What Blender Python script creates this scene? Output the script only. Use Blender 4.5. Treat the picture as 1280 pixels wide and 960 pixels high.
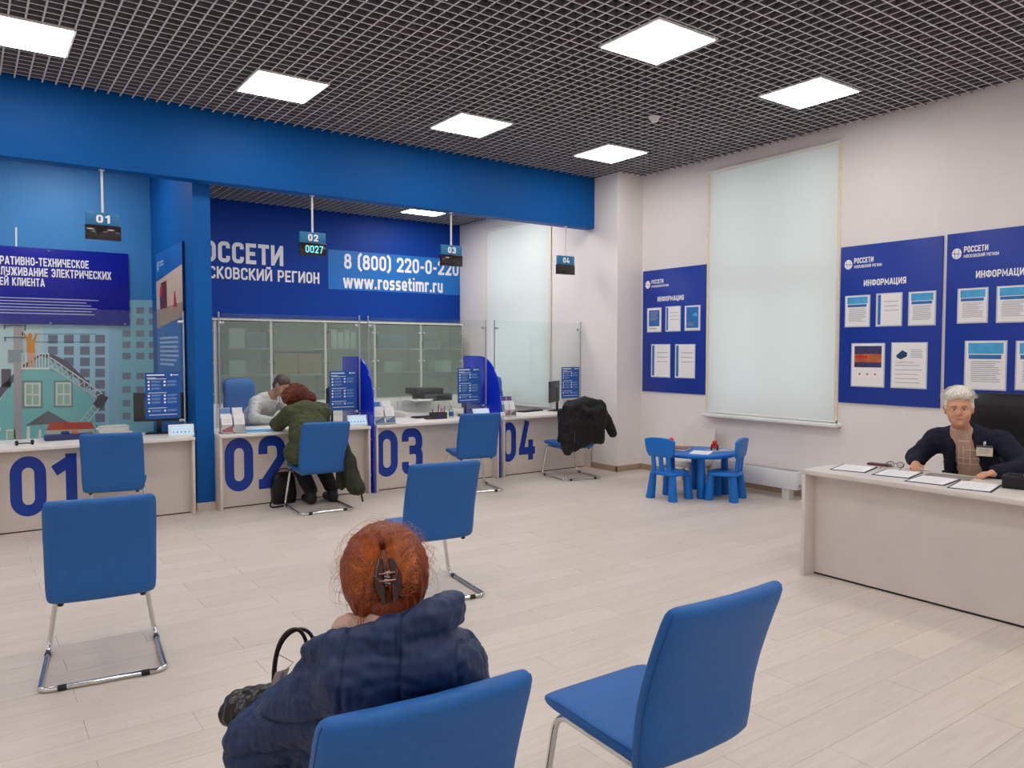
import bpy, bmesh, math, random
import numpy as np
from mathutils import Vector, Matrix
random.seed(7); rng = np.random.default_rng(7)
R = math.radians
for _o in list(bpy.data.objects): bpy.data.objects.remove(_o)
SC = bpy.context.scene
COL = SC.collection

# ---------------------------------------------------------------- camera
FPX, HOR, EYE = 956.0, 438.0, 1.59          # focal length in px (1280 frame), horizon row, eye height
YAW, PIT = R(35.65), math.atan((480 - HOR) / FPX)
fw = np.array([math.sin(YAW) * math.cos(PIT), math.cos(YAW) * math.cos(PIT), -math.sin(PIT)])
rt = np.array([math.cos(YAW), -math.sin(YAW), 0.0]); upv = np.cross(rt, fw)
CAM = np.array([0.0, 0.0, EYE])
cd = bpy.data.cameras.new('camera'); cam = bpy.data.objects.new('camera', cd); COL.objects.link(cam)
cd.sensor_width = 36; cd.lens = 36 * FPX / 1280; cd.clip_start = 0.02
cam.matrix_world = Matrix(((rt[0], upv[0], -fw[0], 0), (rt[1], upv[1], -fw[1], 0), (rt[2], upv[2], -fw[2], EYE), (0, 0, 0, 1)))
SC.camera = cam
def ray(x, y): return fw + rt * (x - 640) / FPX - upv * (y - 480) / FPX
def on_z(x, y, z): d = ray(x, y); return CAM + d * (z - EYE) / d[2]     # pixel -> point on a level plane
def on_x(x, y, X): d = ray(x, y); return CAM + d * X / d[0]             # pixel -> point on the plane of the right wall
def on_y(x, y, Y): d = ray(x, y); return CAM + d * Y / d[1]             # pixel -> point on a plane parallel to the counters

# ---------------------------------------------------------------- world, exposure
W = bpy.data.worlds.new('sky'); SC.world = W; W.use_nodes = True
wb = W.node_tree.nodes['Background']; wb.inputs[0].default_value = (0.86, 0.93, 1.0, 1); wb.inputs[1].default_value = 2.8
SC.view_settings.view_transform = 'Standard'; SC.view_settings.look = 'None'
SC.view_settings.gamma = 1; SC.view_settings.use_curve_mapping = False
SC.view_settings.exposure = -0.02
PANEL_POWER = 17.0

# ---------------------------------------------------------------- materials
def lin(c):
    if isinstance(c, str): c = tuple(int(c[i:i + 2], 16) for i in (0, 2, 4))
    return tuple((v / 255 / 12.92 if v / 255 <= .04045 else ((v / 255 + .055) / 1.055) ** 2.4) for v in c)
MATS = {}
def M(name, col, rough=.5, metal=0.0, var=.06, scale=30., bump=0.0, bscale=200., spec=.38, sheen=0., coat=0., stretch=None):
    if name in MATS: return MATS[name]
    m = bpy.data.materials.new(name); m.use_nodes = True; MATS[name] = m
    nt = m.node_tree; p = nt.nodes['Principled BSDF']; L = nt.links.new
    c = lin(col)
    p.inputs['Roughness'].default_value = rough; p.inputs['Metallic'].default_value = metal
    p.inputs['Specular IOR Level'].default_value = spec
    if sheen: p.inputs['Sheen Weight'].default_value = sheen
    if coat: p.inputs['Coat Weight'].default_value = coat
    tc = nt.nodes.new('ShaderNodeTexCoord'); mp = nt.nodes.new('ShaderNodeMapping'); L(tc.outputs['Object'], mp.inputs[0])
    if stretch: mp.inputs['Scale'].default_value = stretch
    n = nt.nodes.new('ShaderNodeTexNoise'); n.inputs['Scale'].default_value = scale; n.inputs['Detail'].default_value = 4
    L(mp.outputs[0], n.inputs['Vector'])
    r = nt.nodes.new('ShaderNodeValToRGB'); r.color_ramp.elements[0].position = .3; r.color_ramp.elements[1].position = .7
    r.color_ramp.elements[0].color = tuple(v * (1 - var) for v in c) + (1,); r.color_ramp.elements[1].color = tuple(min(1, v * (1 + var)) for v in c) + (1,)
    L(n.outputs['Fac'], r.inputs[0]); L(r.outputs[0], p.inputs['Base Color'])
    if bump:
        n2 = nt.nodes.new('ShaderNodeTexNoise'); n2.inputs['Scale'].default_value = bscale; n2.inputs['Detail'].default_value = 3
        L(mp.outputs[0], n2.inputs['Vector'])
        b = nt.nodes.new('ShaderNodeBump'); b.inputs['Strength'].default_value = bump; b.inputs['Distance'].default_value = .01
        L(n2.outputs['Fac'], b.inputs['Height']); L(b.outputs[0], p.inputs['Normal'])
    return m
def emit(name, col, s):
    m = bpy.data.materials.new(name); m.use_nodes = True; nt = m.node_tree; nt.nodes.clear(); MATS[name] = m
    e = nt.nodes.new('ShaderNodeEmission'); o = nt.nodes.new('ShaderNodeOutputMaterial')
    e.inputs[0].default_value = lin(col) + (1,); e.inputs[1].default_value = s; nt.links.new(e.outputs[0], o.inputs[0]); return m
def glassy(name, tint, clear=.9, rough=.03, haze=0.0, hazecol='d4dcda'):
    """thin clear or frosted sheet: see-through, mirror film and a little haze"""
    m = bpy.data.materials.new(name); m.use_nodes = True; nt = m.node_tree; nt.nodes.clear(); MATS[name] = m; L = nt.links.new
    o = nt.nodes.new('ShaderNodeOutputMaterial'); t = nt.nodes.new('ShaderNodeBsdfTransparent'); t.inputs[0].default_value = lin(tint) + (1,)
    g = nt.nodes.new('ShaderNodeBsdfGlossy'); g.inputs['Roughness'].default_value = rough
    d = nt.nodes.new('ShaderNodeBsdfDiffuse'); d.inputs[0].default_value = lin(hazecol) + (1,)
    a = nt.nodes.new('ShaderNodeMixShader'); a.inputs[0].default_value = haze; L(t.outputs[0], a.inputs[1]); L(d.outputs[0], a.inputs[2])
    b = nt.nodes.new('ShaderNodeMixShader'); L(a.outputs[0], b.inputs[1]); L(g.outputs[0], b.inputs[2])
    f = nt.nodes.new('ShaderNodeFresnel'); f.inputs[0].default_value = 1.45; mm = nt.nodes.new('ShaderNodeMath'); mm.operation = 'MULTIPLY'
    mm.inputs[1].default_value = (1 - clear) * 10; L(f.outputs[0], mm.inputs[0]); L(mm.outputs[0], b.inputs[0]); L(b.outputs[0], o.inputs[0])
    return m
def mix_translucent(name, col, tcol, f):
    m = bpy.data.materials.new(name); m.use_nodes = True; nt = m.node_tree; nt.nodes.clear(); MATS[name] = m; L = nt.links.new
    o = nt.nodes.new('ShaderNodeOutputMaterial'); t = nt.nodes.new('ShaderNodeBsdfTranslucent'); t.inputs[0].default_value = lin(tcol) + (1,)
    d = nt.nodes.new('ShaderNodeBsdfDiffuse'); d.inputs[0].default_value = lin(col) + (1,)
    tc = nt.nodes.new('ShaderNodeTexCoord'); w = nt.nodes.new('ShaderNodeTexNoise'); w.inputs['Scale'].default_value = 400
    L(tc.outputs['Object'], w.inputs[0]); b = nt.nodes.new('ShaderNodeBump'); b.inputs['Strength'].default_value = .1; b.inputs['Distance'].default_value = .002
    L(w.outputs[0], b.inputs['Height']); L(b.outputs[0], d.inputs['Normal'])
    a = nt.nodes.new('ShaderNodeMixShader'); a.inputs[0].default_value = f; L(d.outputs[0], a.inputs[1]); L(t.outputs[0], a.inputs[2]); L(a.outputs[0], o.inputs[0]); return m

wallm = M('painted_wall', 'e6e0de', .75, var=.015, scale=3, bump=.05, bscale=120)
bluem = M('blue_paint', '0058a4', .55, var=.03, scale=2, bump=.04, bscale=150, spec=.2)
chairm = M('blue_leatherette', '2061a8', .5, var=.05, scale=60, bump=.12, bscale=500, spec=.33)
chrome = M('chrome', 'd8d8d8', .12, 1.0, var=.02)
steel = M('brushed_steel', 'b8bcc0', .28, 1.0, var=.03)
blackp = M('black_plastic', '1c1b1e', .45, var=.05)
whitep = M('white_plastic', 'e4e4e2', .4, var=.02)
lamin = M('light_laminate', 'cfc5bd', .42, var=.03, scale=6, stretch=(1, 1, 8))
laminw = M('white_laminate', 'e6e1dc', .38, var=.02, scale=6)
darkgap = M('dark_rubber', '3a2c28', .7)
boardm = M('board_blue', '14389c', .4, var=.02, scale=5)
navyprint = M('number_blue', '10399a', .4, var=.02, scale=5)
white = M('print_white', 'f2f2f2', .5, var=.01)
paper = M('paper', 'efeeee', .7, var=.01)
greyprint = M('print_grey', '9a9aa2', .6, var=.02)
lightgrey = M('print_light_grey', 'cfcfd4', .6, var=.02)
bluegrey = M('print_blue', '2f6fb4', .5, var=.1, scale=25)
greymetal = M('grey_metal', 'a6a6a8', .4, .6)
signteal = M('sign_teal', '2a74a4', .4, var=.03)
dispm = M('display_black', '2a2224', .12, var=.02, coat=.3)
darkgrey = M('dark_grey_plastic', '4c4b50', .45, var=.04)
skyprint = M('print_cyan', '4aa8dc', .5, var=.15, scale=12)
redp = M('red_plastic', 'd0241c', .35, var=.05)
acryl = M('deep_blue_acrylic', '0a2cc8', .12, var=.02, coat=.3)
kidblue = M('kids_blue_plastic', '0a6cc4', .42, var=.03)
glassm = glassy('clear_glass', 'fafdfb', .95, .02, .014)
clearp = glassy('clear_plastic', 'f6f8f8', .93, .08, .10)
frost = glassy('frosted_glass', 'eaf1ec', .96, .2, .20, 'ccd8d0')
windowg = glassy('window_glass', 'f4faf7', .93, .02, 0)
lampm = emit('lamp_diffuser', 'fffaf6', PANEL_POWER)
ledm = emit('led_cyan', '7ef4ff', 1.6)
screenm = emit('tablet_screen', 'd4ecff', .85)
blindm = mix_translucent('roller_blind', 'ecebe8', 'f2f7f8', .42)
basem = M('baseboard_beige', 'a8927c', .55, var=.06, scale=20)

def plank_mat():
    m = bpy.data.materials.new('whitewashed_oak'); m.use_nodes = True; nt = m.node_tree; L = nt.links.new; p = nt.nodes['Principled BSDF']
    tc = nt.nodes.new('ShaderNodeTexCoord'); oi = nt.nodes.new('ShaderNodeObjectInfo')
    ad = nt.nodes.new('ShaderNodeVectorMath'); ad.operation = 'ADD'; L(tc.outputs['Object'], ad.inputs[0]); L(oi.outputs['Location'], ad.inputs[1])
    mp = nt.nodes.new('ShaderNodeMapping'); mp.inputs['Scale'].default_value = (1.2, 16, 1); L(ad.outputs[0], mp.inputs[0])
    n = nt.nodes.new('ShaderNodeTexNoise'); n.inputs['Scale'].default_value = 2.2; n.inputs['Detail'].default_value = 6; n.inputs['Roughness'].default_value = .6; L(mp.outputs[0], n.inputs[0])
    r = nt.nodes.new('ShaderNodeValToRGB'); r.color_ramp.elements[0].position = .3; r.color_ramp.elements[1].position = .75
    r.color_ramp.elements[0].color = lin('c8bdb3') + (1,); r.color_ramp.elements[1].color = lin('d4cac1') + (1,); L(n.outputs[0], r.inputs[0])
    h = nt.nodes.new('ShaderNodeHueSaturation'); mr = nt.nodes.new('ShaderNodeMapRange'); mr.inputs[3].default_value = .955; mr.inputs[4].default_value = 1.035
    L(oi.outputs['Random'], mr.inputs[0]); L(mr.outputs[0], h.inputs['Value']); L(r.outputs[0], h.inputs['Color']); L(h.outputs[0], p.inputs['Base Color'])
    p.inputs['Roughness'].default_value = .42; p.inputs['Specular IOR Level'].default_value = .35
    b = nt.nodes.new('ShaderNodeBump'); b.inputs['Strength'].default_value = .08; b.inputs['Distance'].default_value = .004; L(n.outputs[0], b.inputs['Height']); L(b.outputs[0], p.inputs['Normal'])
    return m
oak = plank_mat()

# ---------------------------------------------------------------- mesh building helpers
def fillet(pts, r, n=5, closed=False):
    """round the corners of a polyline; r is one radius or one per point"""
    P = [Vector(p) for p in pts]; out = []; N = len(P)
    for i, p in enumerate(P):
        ri = r[i] if isinstance(r, (list, tuple)) else r
        if (not closed and i in (0, N - 1)) or ri <= 0: out.append(p); continue
        a = P[i - 1] - p; b = P[(i + 1) % N] - p; la, lb = a.length, b.length; a.normalize(); b.normalize()
        ang = a.angle(b, math.pi)
        if ang > 3.1: out.append(p); continue
        d = min(ri / math.tan(ang / 2), la * .499, lb * .499); rr = d * math.tan(ang / 2)
        c = p + (a + b).normalized() * (rr / math.sin(ang / 2)); s = p + a * d - c; e = p + b * d - c
        for k in range(n + 1):
            t = k / n; th = math.pi - ang
            out.append(c + (s * math.sin((1 - t) * th) + e * math.sin(t * th)) / max(math.sin(th), 1e-6))
    return out
class Frame:
    """a flat frame: origin, right, up (normal = right x up)"""
    def __init__(s, o, u, v): s.o, s.u, s.v = Vector(o), Vector(u).normalized(), Vector(v).normalized(); s.n = s.u.cross(s.v)
    def __call__(s, a, b, c=0): return s.o + s.u * a + s.v * b + s.n * c
class MB:
    def __init__(s): s.v = []; s.f = []; s.m = []; s.mi = 0
    def add(s, vs, fs):
        k = len(s.v); s.v += [tuple(v) for v in vs]; s.f += [tuple(i + k for i in f) for f in fs]; s.m += [s.mi] * len(fs); return s
    def hexa(s, c): return s.add(c, [(0, 3, 2, 1), (4, 5, 6, 7), (0, 1, 5, 4), (1, 2, 6, 5), (2, 3, 7, 6), (3, 0, 4, 7)])
    def box(s, x0, x1, y0, y1, z0, z1): return s.hexa([(x0, y0, z0), (x1, y0, z0), (x1, y1, z0), (x0, y1, z0), (x0, y0, z1), (x1, y0, z1), (x1, y1, z1), (x0, y1, z1)])
    def fbox(s, F, a0, a1, b0, b1, c0, c1): return s.hexa([F(a0, b0, c0), F(a1, b0, c0), F(a1, b1, c0), F(a0, b1, c0), F(a0, b0, c1), F(a1, b0, c1), F(a1, b1, c1), F(a0, b1, c1)])
    def poly(s, F, pts, c=0):
        ar = sum(pts[i - 1][0] * pts[i][1] - pts[i][0] * pts[i - 1][1] for i in range(len(pts)))
        if ar < 0: pts = pts[::-1]
        return s.add([F(a, b, c) for a, b in pts], [tuple(range(len(pts)))])
    def prism(s, F, pts, c0, c1):
        ar = sum(pts[i - 1][0] * pts[i][1] - pts[i][0] * pts[i - 1][1] for i in range(len(pts)))
        if ar < 0: pts = pts[::-1]
        n = len(pts); vs = [F(a, b, c0) for a, b in pts] + [F(a, b, c1) for a, b in pts]
        return s.add(vs, [tuple(range(n - 1, -1, -1)), tuple(range(n, 2 * n))] + [(i, (i + 1) % n, n + (i + 1) % n, n + i) for i in range(n)])
    def tube(s, pts, r, n=10, closed=False, caps=True):
        P = [Vector(p) for p in pts]; N = len(P); rings = []; t0 = None; nrm = None
        for i in range(N):
            t = (P[(i + 1) % N] - P[i - 1]) if closed else (P[min(i + 1, N - 1)] - P[max(i - 1, 0)])
            if t.length < 1e-9: t = t0 or Vector((0, 0, 1))
            t.normalize()
            if nrm is None: nrm = t.orthogonal().normalized()
            else: nrm = (nrm - t * nrm.dot(t)).normalized()
            b = t.cross(nrm); ri = r[i] if isinstance(r, (list, tuple)) else r; t0 = t
            rings.append([P[i] + (nrm * math.cos(2 * math.pi * k / n) + b * math.sin(2 * math.pi * k / n)) * ri for k in range(n)])
        vs = [v for q in rings for v in q]; fs = []
        for i in range(N if closed else N - 1):
            j = (i + 1) % N
            fs += [(i * n + k, i * n + (k + 1) % n, j * n + (k + 1) % n, j * n + k) for k in range(n)]
        if caps and not closed: fs += [tuple(range(n - 1, -1, -1)), tuple((N - 1) * n + k for k in range(n))]
        return s.add(vs, fs)
    def lathe(s, prof, c=(0, 0, 0), n=24, ax=None):
        """profile of (radius, height) turned about a vertical axis (or ax)"""
        c = Vector(c); az = Vector(ax or (0, 0, 1)).normalized(); a = az.orthogonal().normalized() if ax else Vector((1, 0, 0)); b = az.cross(a)
        vs = [c + (a * math.cos(2 * math.pi * k / n) + b * math.sin(2 * math.pi * k / n)) * r + az * z for r, z in prof for k in range(n)]; m = len(prof)
        fs = [(i * n + k, i * n + (k + 1) % n, (i + 1) * n + (k + 1) % n, (i + 1) * n + k) for i in range(m - 1) for k in range(n)]
        if prof[0][0] > 1e-6: fs.append(tuple(range(n - 1, -1, -1)))
        if prof[-1][0] > 1e-6: fs.append(tuple((m - 1) * n + k for k in range(n)))
        return s.add(vs, fs)
    def ball(s, c, r, n=12, m=8):
        r = r if isinstance(r, (tuple, list)) else (r, r, r); c = Vector(c)
        vs = [c + Vector((r[0] * math.sin(math.pi * i / m) * math.cos(2 * math.pi * k / n), r[1] * math.sin(math.pi * i / m) * math.sin(2 * math.pi * k / n), -r[2] * math.cos(math.pi * i / m))) for i in range(m + 1) for k in range(n)]
        return s.add(vs, [(i * n + k, i * n + (k + 1) % n, (i + 1) * n + (k + 1) % n, (i + 1) * n + k) for i in range(m) for k in range(n)])
    def loft(s, rings, caps=True, closed=True):
        n = len(rings[0]); vs = [v for q in rings for v in q]; fs = []
        for i in range(len(rings) - 1): fs += [(i * n + k, i * n + (k + 1) % n, (i + 1) * n + (k + 1) % n, (i + 1) * n + k) for k in range(n if closed else n - 1)]
        if caps: fs += [tuple(range(n - 1, -1, -1)), tuple((len(rings) - 1) * n + k for k in range(n))]
        return s.add(vs, fs)
    def mesh(s, name, mats, bevel=0, seg=2, smooth=None, inv=None):
        me = bpy.data.meshes.new(name); vs = s.v
        if inv is not None: vs = [tuple(inv @ Vector(v)) for v in vs]
        me.from_pydata(vs, [], s.f)
        for mt in (mats if isinstance(mats, (list, tuple)) else [mats]): me.materials.append(mt)
        if any(s.m): me.polygons.foreach_set('material_index', s.m)
        if bevel:
            bm = bmesh.new(); bm.from_mesh(me); bmesh.ops.remove_doubles(bm, verts=bm.verts, dist=1e-6)
            es = [e for e in bm.edges if len(e.link_faces) == 2 and e.calc_face_angle(0) > .5]
            bmesh.ops.bevel(bm, geom=es, offset=bevel, segments=seg, affect='EDGES', profile=.5, clamp_overlap=True); bm.to_mesh(me); bm.free()
        if smooth is not None:
            me.polygons.foreach_set('use_smooth', [True] * len(me.polygons)); me.set_sharp_from_angle(angle=R(smooth))
        me.update(); return me
    def build(s, name, mats, parent=None, bevel=0, seg=2, smooth=None, world=False):
        inv = None
        if world and parent is not None:
            q = parent
            while q.parent: q = q.parent
            inv = (Matrix.Translation(q.location) @ q.rotation_euler.to_matrix().to_4x4()).inverted()
        if bevel and smooth is None: smooth = 40
        return link(name, s.mesh(name, mats, bevel, seg, smooth, inv), parent)
def link(name, me, parent=None):
    o = bpy.data.objects.new(name, me); COL.objects.link(o); o.parent = parent; return o
def tag(o, label=None, cat=None, group=None, kind=None):
    for k, v in (('label', label), ('category', cat), ('group', group), ('kind', kind)):
        if v: o[k] = v
    return o
def thing(name, label, cat, loc=(0, 0, 0), rz=0, group=None):
    o = bpy.data.objects.new(name, None); COL.objects.link(o); o.location = Vector(loc); o.rotation_euler = (0, 0, R(rz)); o.empty_display_size = .1
    return tag(o, label, cat, group)
def copy_tree(o, parent=None):
    c = o.copy(); COL.objects.link(c); c.parent = parent
    for ch in list(o.children): copy_tree(ch, c)
    return c
def struct(o): o['kind'] = 'structure'; return o

# ---------------------------------------------------------------- lettering: a narrow, even-stroked sans drawn as ribbons
def glyph(ch, t):
    a = t / 2; w = .58; L, Rr, B, T, Mi = a, w - a, a, 1 - a, .5; r = .17; S = []
    def g(p, rad=0, closed=False): S.append((p, rad, closed))
    if ch in 'О0': g([(L, B), (Rr, B), (Rr, T), (L, T)], r + .03, True)
    elif ch == 'С': g([(Rr, .68), (Rr, T), (L, T), (L, B), (Rr, B), (Rr, .32)], r)
    elif ch == 'Р': g([(L, 0), (L, T), (Rr, T), (Rr, .43), (L, .43)], [0, 0, r, r, 0])
    elif ch == 'Е': w = .52; g([(w, T), (L, T), (L, B), (w, B)]); g([(L, Mi), (w - .05, Mi)])
    elif ch == 'Т': w = .56; g([(0, T), (w, T)]); g([(w / 2, 0), (w / 2, T)])
    elif ch in 'ИЙ':
        w = .64; Rr = w - a; g([(L, 1), (L, 0)]); g([(Rr, 1), (Rr, 0)]); g([(L, a * .8), (Rr, 1 - a * .8)])
        if ch == 'Й': g([(w * .25, 1.2), (w * .35, 1.1), (w * .65, 1.1), (w * .75, 1.2)])
    elif ch == 'М': w = .76; Rr = w - a; g([(L, 0), (L, T), (w / 2, .3), (Rr, T), (Rr, 0)])
    elif ch == 'К': g([(L, 0), (L, 1)]); g([(L, .42), (w - a * .6, 1)]); g([(L + .12, .55), (w - a * .4, 0)])
    elif ch == 'В': g([(L, .0), (L, T), (Rr - .02, T), (Rr - .02, .53), (L, .53)], [0, 0, r, r, 0]); g([(L, B), (Rr, B), (Rr, .53), (L, .53)], [0, r, r, 0])
    elif ch == 'Г': w = .5; g([(L, 0), (L, T), (w, T)])
    elif ch == 'Н': g([(L, 0), (L, 1)]); g([(Rr, 0), (Rr, 1)]); g([(L, Mi), (Rr, Mi)])
    elif ch == 'П': g([(L, 0), (L, T), (Rr, T), (Rr, 0)])
    elif ch == 'А': w = .64; g([(a * .7, 0), (w / 2, 1)]); g([(w - a * .7, 0), (w / 2, 1)]); g([(.15, .27), (w - .15, .27)])
    elif ch == 'Х': g([(a * .6, 0), (w - a * .6, 1)]); g([(w - a * .6, 0), (a * .6, 1)])
    elif ch == 'Ч': g([(Rr, 0), (Rr, 1)]); g([(L, 1), (L, .45), (Rr, .45)], [0, r, 0])
    elif ch == 'Б': g([(w - .04, T), (L, T), (L, B), (Rr, B), (Rr, .56), (L, .56)], [0, 0, 0, r, r, 0])
    elif ch == 'Л': g([(0, B), (L + .04, B), (.16, T), (Rr, T), (Rr, 0)], [0, .08, 0, 0, 0])
    elif ch == 'У': g([(Rr, 1), (Rr, B), (L, B)], [0, r, 0]); g([(L, 1), (L, .42), (Rr, .42)], [0, r, 0])
    elif ch == 'Ж': w = .84; g([(w / 2, 0), (w / 2, 1)]); g([(a * .6, 1), (w * .38, .5), (a * .5, 0)]); g([(w - a * .6, 1), (w * .62, .5), (w - a * .5, 0)]); g([(w * .36, .5), (w * .64, .5)])
    elif ch == 'Э': g([(L, .7), (L, T), (Rr, T), (Rr, B), (L, B), (L, .3)], r); g([(.2, Mi), (Rr, Mi)])
    elif ch == 'Ф': w = .8; g([(a, .2), (w - a, .2), (w - a, .82), (a, .82)], r, True); g([(w / 2, 0), (w / 2, 1)])
    elif ch == 'Ц': w = .66; Rr = .58 - a; g([(L, 1), (L, B), (w, B)]); g([(Rr, 1), (Rr, B)]); g([(w - a * .7, a), (w - a * .7, -.18)])
    elif ch == 'Я': g([(Rr, 0), (Rr, T), (L, T), (L, .43), (Rr, .43)], [0, 0, r, r, 0]); g([(a * .8, 0), (Rr - .05, .43)])
    elif ch == '1': w = .4; g([(w - a, 0), (w - a, 1)]); g([(w - a, T - .02), (.02, .72)])
    elif ch == '2': g([(L, .66), (L, T), (Rr, T), (Rr, .56), (L + .02, B)], [0, r + .03, r + .03, .12, 0]); g([(0, B), (w, B)])
    elif ch == '3': g([(L, .72), (L, T), (Rr - .01, T), (Rr - .01, .53), (w * .36, .53)], [0, r, r, r, 0]); g([(w * .36, .53), (Rr, .53), (Rr, B), (L, B), (L, .28)], [0, r, r, r, 0])
    elif ch == '4': w = .64; g([(w * .5, 1), (.10, .26)]); g([(0, .24), (w, .24)]); g([(w * .72, 0), (w * .72, .52)])
    elif ch == '7': g([(0, T), (Rr, T), (.2, 0)])
    elif ch == '8': g([(L + .02, .53), (Rr - .02, .53), (Rr - .02, T), (L + .02, T)], r, True); g([(L, B), (Rr, B), (Rr, .53), (L, .53)], r, True)
    elif ch == '(': w = .3; g([(w, 1.08), (a, .85), (a, .15), (w, -.08)], .2)
    elif ch == ')': w = .3; g([(0, 1.08), (w - a, .85), (w - a, .15), (0, -.08)], .2)
    elif ch == '-': w = .36; g([(.02, .43), (w - .02, .43)])
    elif ch == '.': w = .2; g([(a, 0), (a, t)])
    elif ch == 'w': w = .84; g([(a * .6, .72), (w * .28, 0)]); g([(w * .28, 0), (w * .5, .72)]); g([(w * .5, .72), (w * .72, 0)]); g([(w * .72, 0), (w - a * .6, .72)])
    elif ch == 'r': w = .4; g([(L, 0), (L, .74)]); g([(L, .45), (L + .02, .74 - a), (w, .74 - a)], [0, .15, 0])
    elif ch == 'o': w = .52; g([(L, B), (w - a, B), (w - a, .74 - a), (L, .74 - a)], .15, True)
    elif ch == 's': w = .48; g([(w - .03, .74 - a), (L, .74 - a), (L, .37), (w - a, .37), (w - a, B), (.02, B)], [0, .1, .1, .1, .1, 0])
    elif ch == 'e': w = .52; g([(w - .04, B), (L, B), (L, .74 - a), (w - a, .74 - a), (w - a, .34), (L, .34)], [0, .15, .15, .15, 0, 0])
    elif ch == 't': w = .36; g([(L + .06, .95), (L + .06, B), (w, B)], [0, .1, 0]); g([(0, .72 - a), (w, .72 - a)])
    elif ch == 'i': w = t; g([(a, 0), (a, .72)]); g([(a, .86), (a, 1.0)])
    elif ch == 'm': w = .82; g([(L, 0), (L, .74 - a), (w / 2, .74 - a), (w / 2, 0)], [0, 0, .12, 0]); g([(w / 2, .5), (w / 2, .74 - a), (w - a, .74 - a), (w - a, 0)], [0, 0, .12, 0])
    elif ch == 'u': w = .52; g([(L, .74), (L, B), (w - a, B)], [0, .15, 0]); g([(w - a, 0), (w - a, .74)])
    else: w = .3
    return w, S
def ribbon(mb, F, pts, t, cl, c):
    P = [Vector((p[0], p[1])) for p in pts]; Q = []
    for p in P:
        if not Q or (p - Q[-1]).length > 1e-5: Q.append(p)
    if cl and (Q[0] - Q[-1]).length < 1e-5: Q.pop()
    n = len(Q); Ls = []; Rs = []
    for i in range(n):
        d0 = (Q[i] - Q[i - 1]) if (cl or i > 0) else (Q[1] - Q[0]); d1 = (Q[(i + 1) % n] - Q[i]) if (cl or i < n - 1) else (Q[-1] - Q[-2])
        d0 = d0.normalized(); d1 = d1.normalized(); n0 = Vector((-d0.y, d0.x)); n1 = Vector((-d1.y, d1.x)); m = n0 + n1
        m = m.normalized() if m.length > 1e-4 else n0; k = t / 2 / max(m.dot(n0), .45); Ls.append(Q[i] + m * k); Rs.append(Q[i] - m * k)
    for i in range(n if cl else n - 1):
        j = (i + 1) % n
        mb.add([F(*Rs[i], c), F(*Rs[j], c), F(*Ls[j], c), F(*Ls[i], c)], [(0, 1, 2, 3)])
def lettering(mb, F, s, u, v, h, width=None, t=.19, gap=.10, right=False, c=.0):
    """write s from u (or ending at u), baseline v, cap height h, squeezed to width if given"""
    word = 0
    gl = [glyph(ch, t) for ch in s]; tot = sum(g[0] for g in gl) + gap * (len(s) - 1)
    sx = (width / tot) if width else h; x = 0
    u0 = u - tot * sx if right else u
    for k, (w, S) in enumerate(gl):
        if s[k] == ' ' and isinstance(mb, list): word += 1
        for si, (p, r, cl) in enumerate(S):
            q = fillet([(a, b, 0) for a, b in p], r, 6, cl)
            G = lambda a, b, cc=0, x=x: F(u0 + (x + a) * sx, v + b * h, cc)
            ribbon(mb[word] if isinstance(mb, list) else mb, G, [(z.x, z.y) for z in q], t, cl, c + .0004 * si)
        x += w + gap
    return mb
def lines(mb, F, u0, u1, v0, v1, n, frac=.45, c=.001, ragged=.25):
    """rows of small print too fine to read"""
    st = (v1 - v0) / n
    for i in range(n):
        e = u1 - (u1 - u0) * ragged * random.random() * (i % 3 == 2 or random.random() < .4)
        mb.poly(F, [(u0, v1 - st * (i + 1) + st * (1 - frac)), (e, v1 - st * (i + 1) + st * (1 - frac)), (e, v1 - st * i), (u0, v1 - st * i)], c)
    return mb
def disc(mb, F, u, v, r, c=.001, n=16, rv=None):
    return mb.poly(F, [(u + r * math.cos(2 * math.pi * k / n), v + (rv or r) * math.sin(2 * math.pi * k / n)) for k in range(n)], c)

# ================================================================ THE SETTING
XR, ZC, XL, YR = 7.37, 3.88, -2.6, -2.6          # right wall, ceiling, left wall, wall behind the camera
YB, XO, ZO = 11.2, 6.92, 3.70                    # office back wall, office side wall, office ceiling
YN = 10.0                                        # wall with the mural behind counter 01
PX0, PX1, PY0 = 1.86, 2.028, 7.96                 # blue pillar / partition

# floor: base slab and planks (0.2 x 1.2 m, running along the counters)
fl = struct(MB().box(XL - .2, XR + .5, YR - .2, YB + .2, -.12, -.012).build('floor', M('screed', 'b8a898', .8)))
plank_me = MB().box(-.6 + .0008, .6 - .0008, -.1 + .0006, .1 - .0006, -.012, 0).mesh('plank', oak)
rows = []
for k in range(-13, 57):
    yc = .2 * k + .2
    ph = (1.18, 1.58, 1.18, 1.58, 1.98, 1.58)[k % 6]
    for j in range(-4, 6):
        xc = ph + 1.2 * j + .6
        if XL - .5 < xc < XR + .5 and YR < yc < YB: rows.append((xc, yc))
vis = []
for xc, yc in rows:
    d = np.array([xc, yc, 0]) - CAM; z = d @ fw
    inside = False
    if z > .4:
        X, Y = 640 + FPX * (d @ rt) / z, 480 - FPX * (d @ upv) / z
        inside = -420 / max(z * .5, 1) < X < 1280 + 420 / max(z * .5, 1) and Y < 1250
    vis.append((0 if (inside and yc < 8.0) else 1, z, xc, yc))
vis.sort(); rest = MB()
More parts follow.
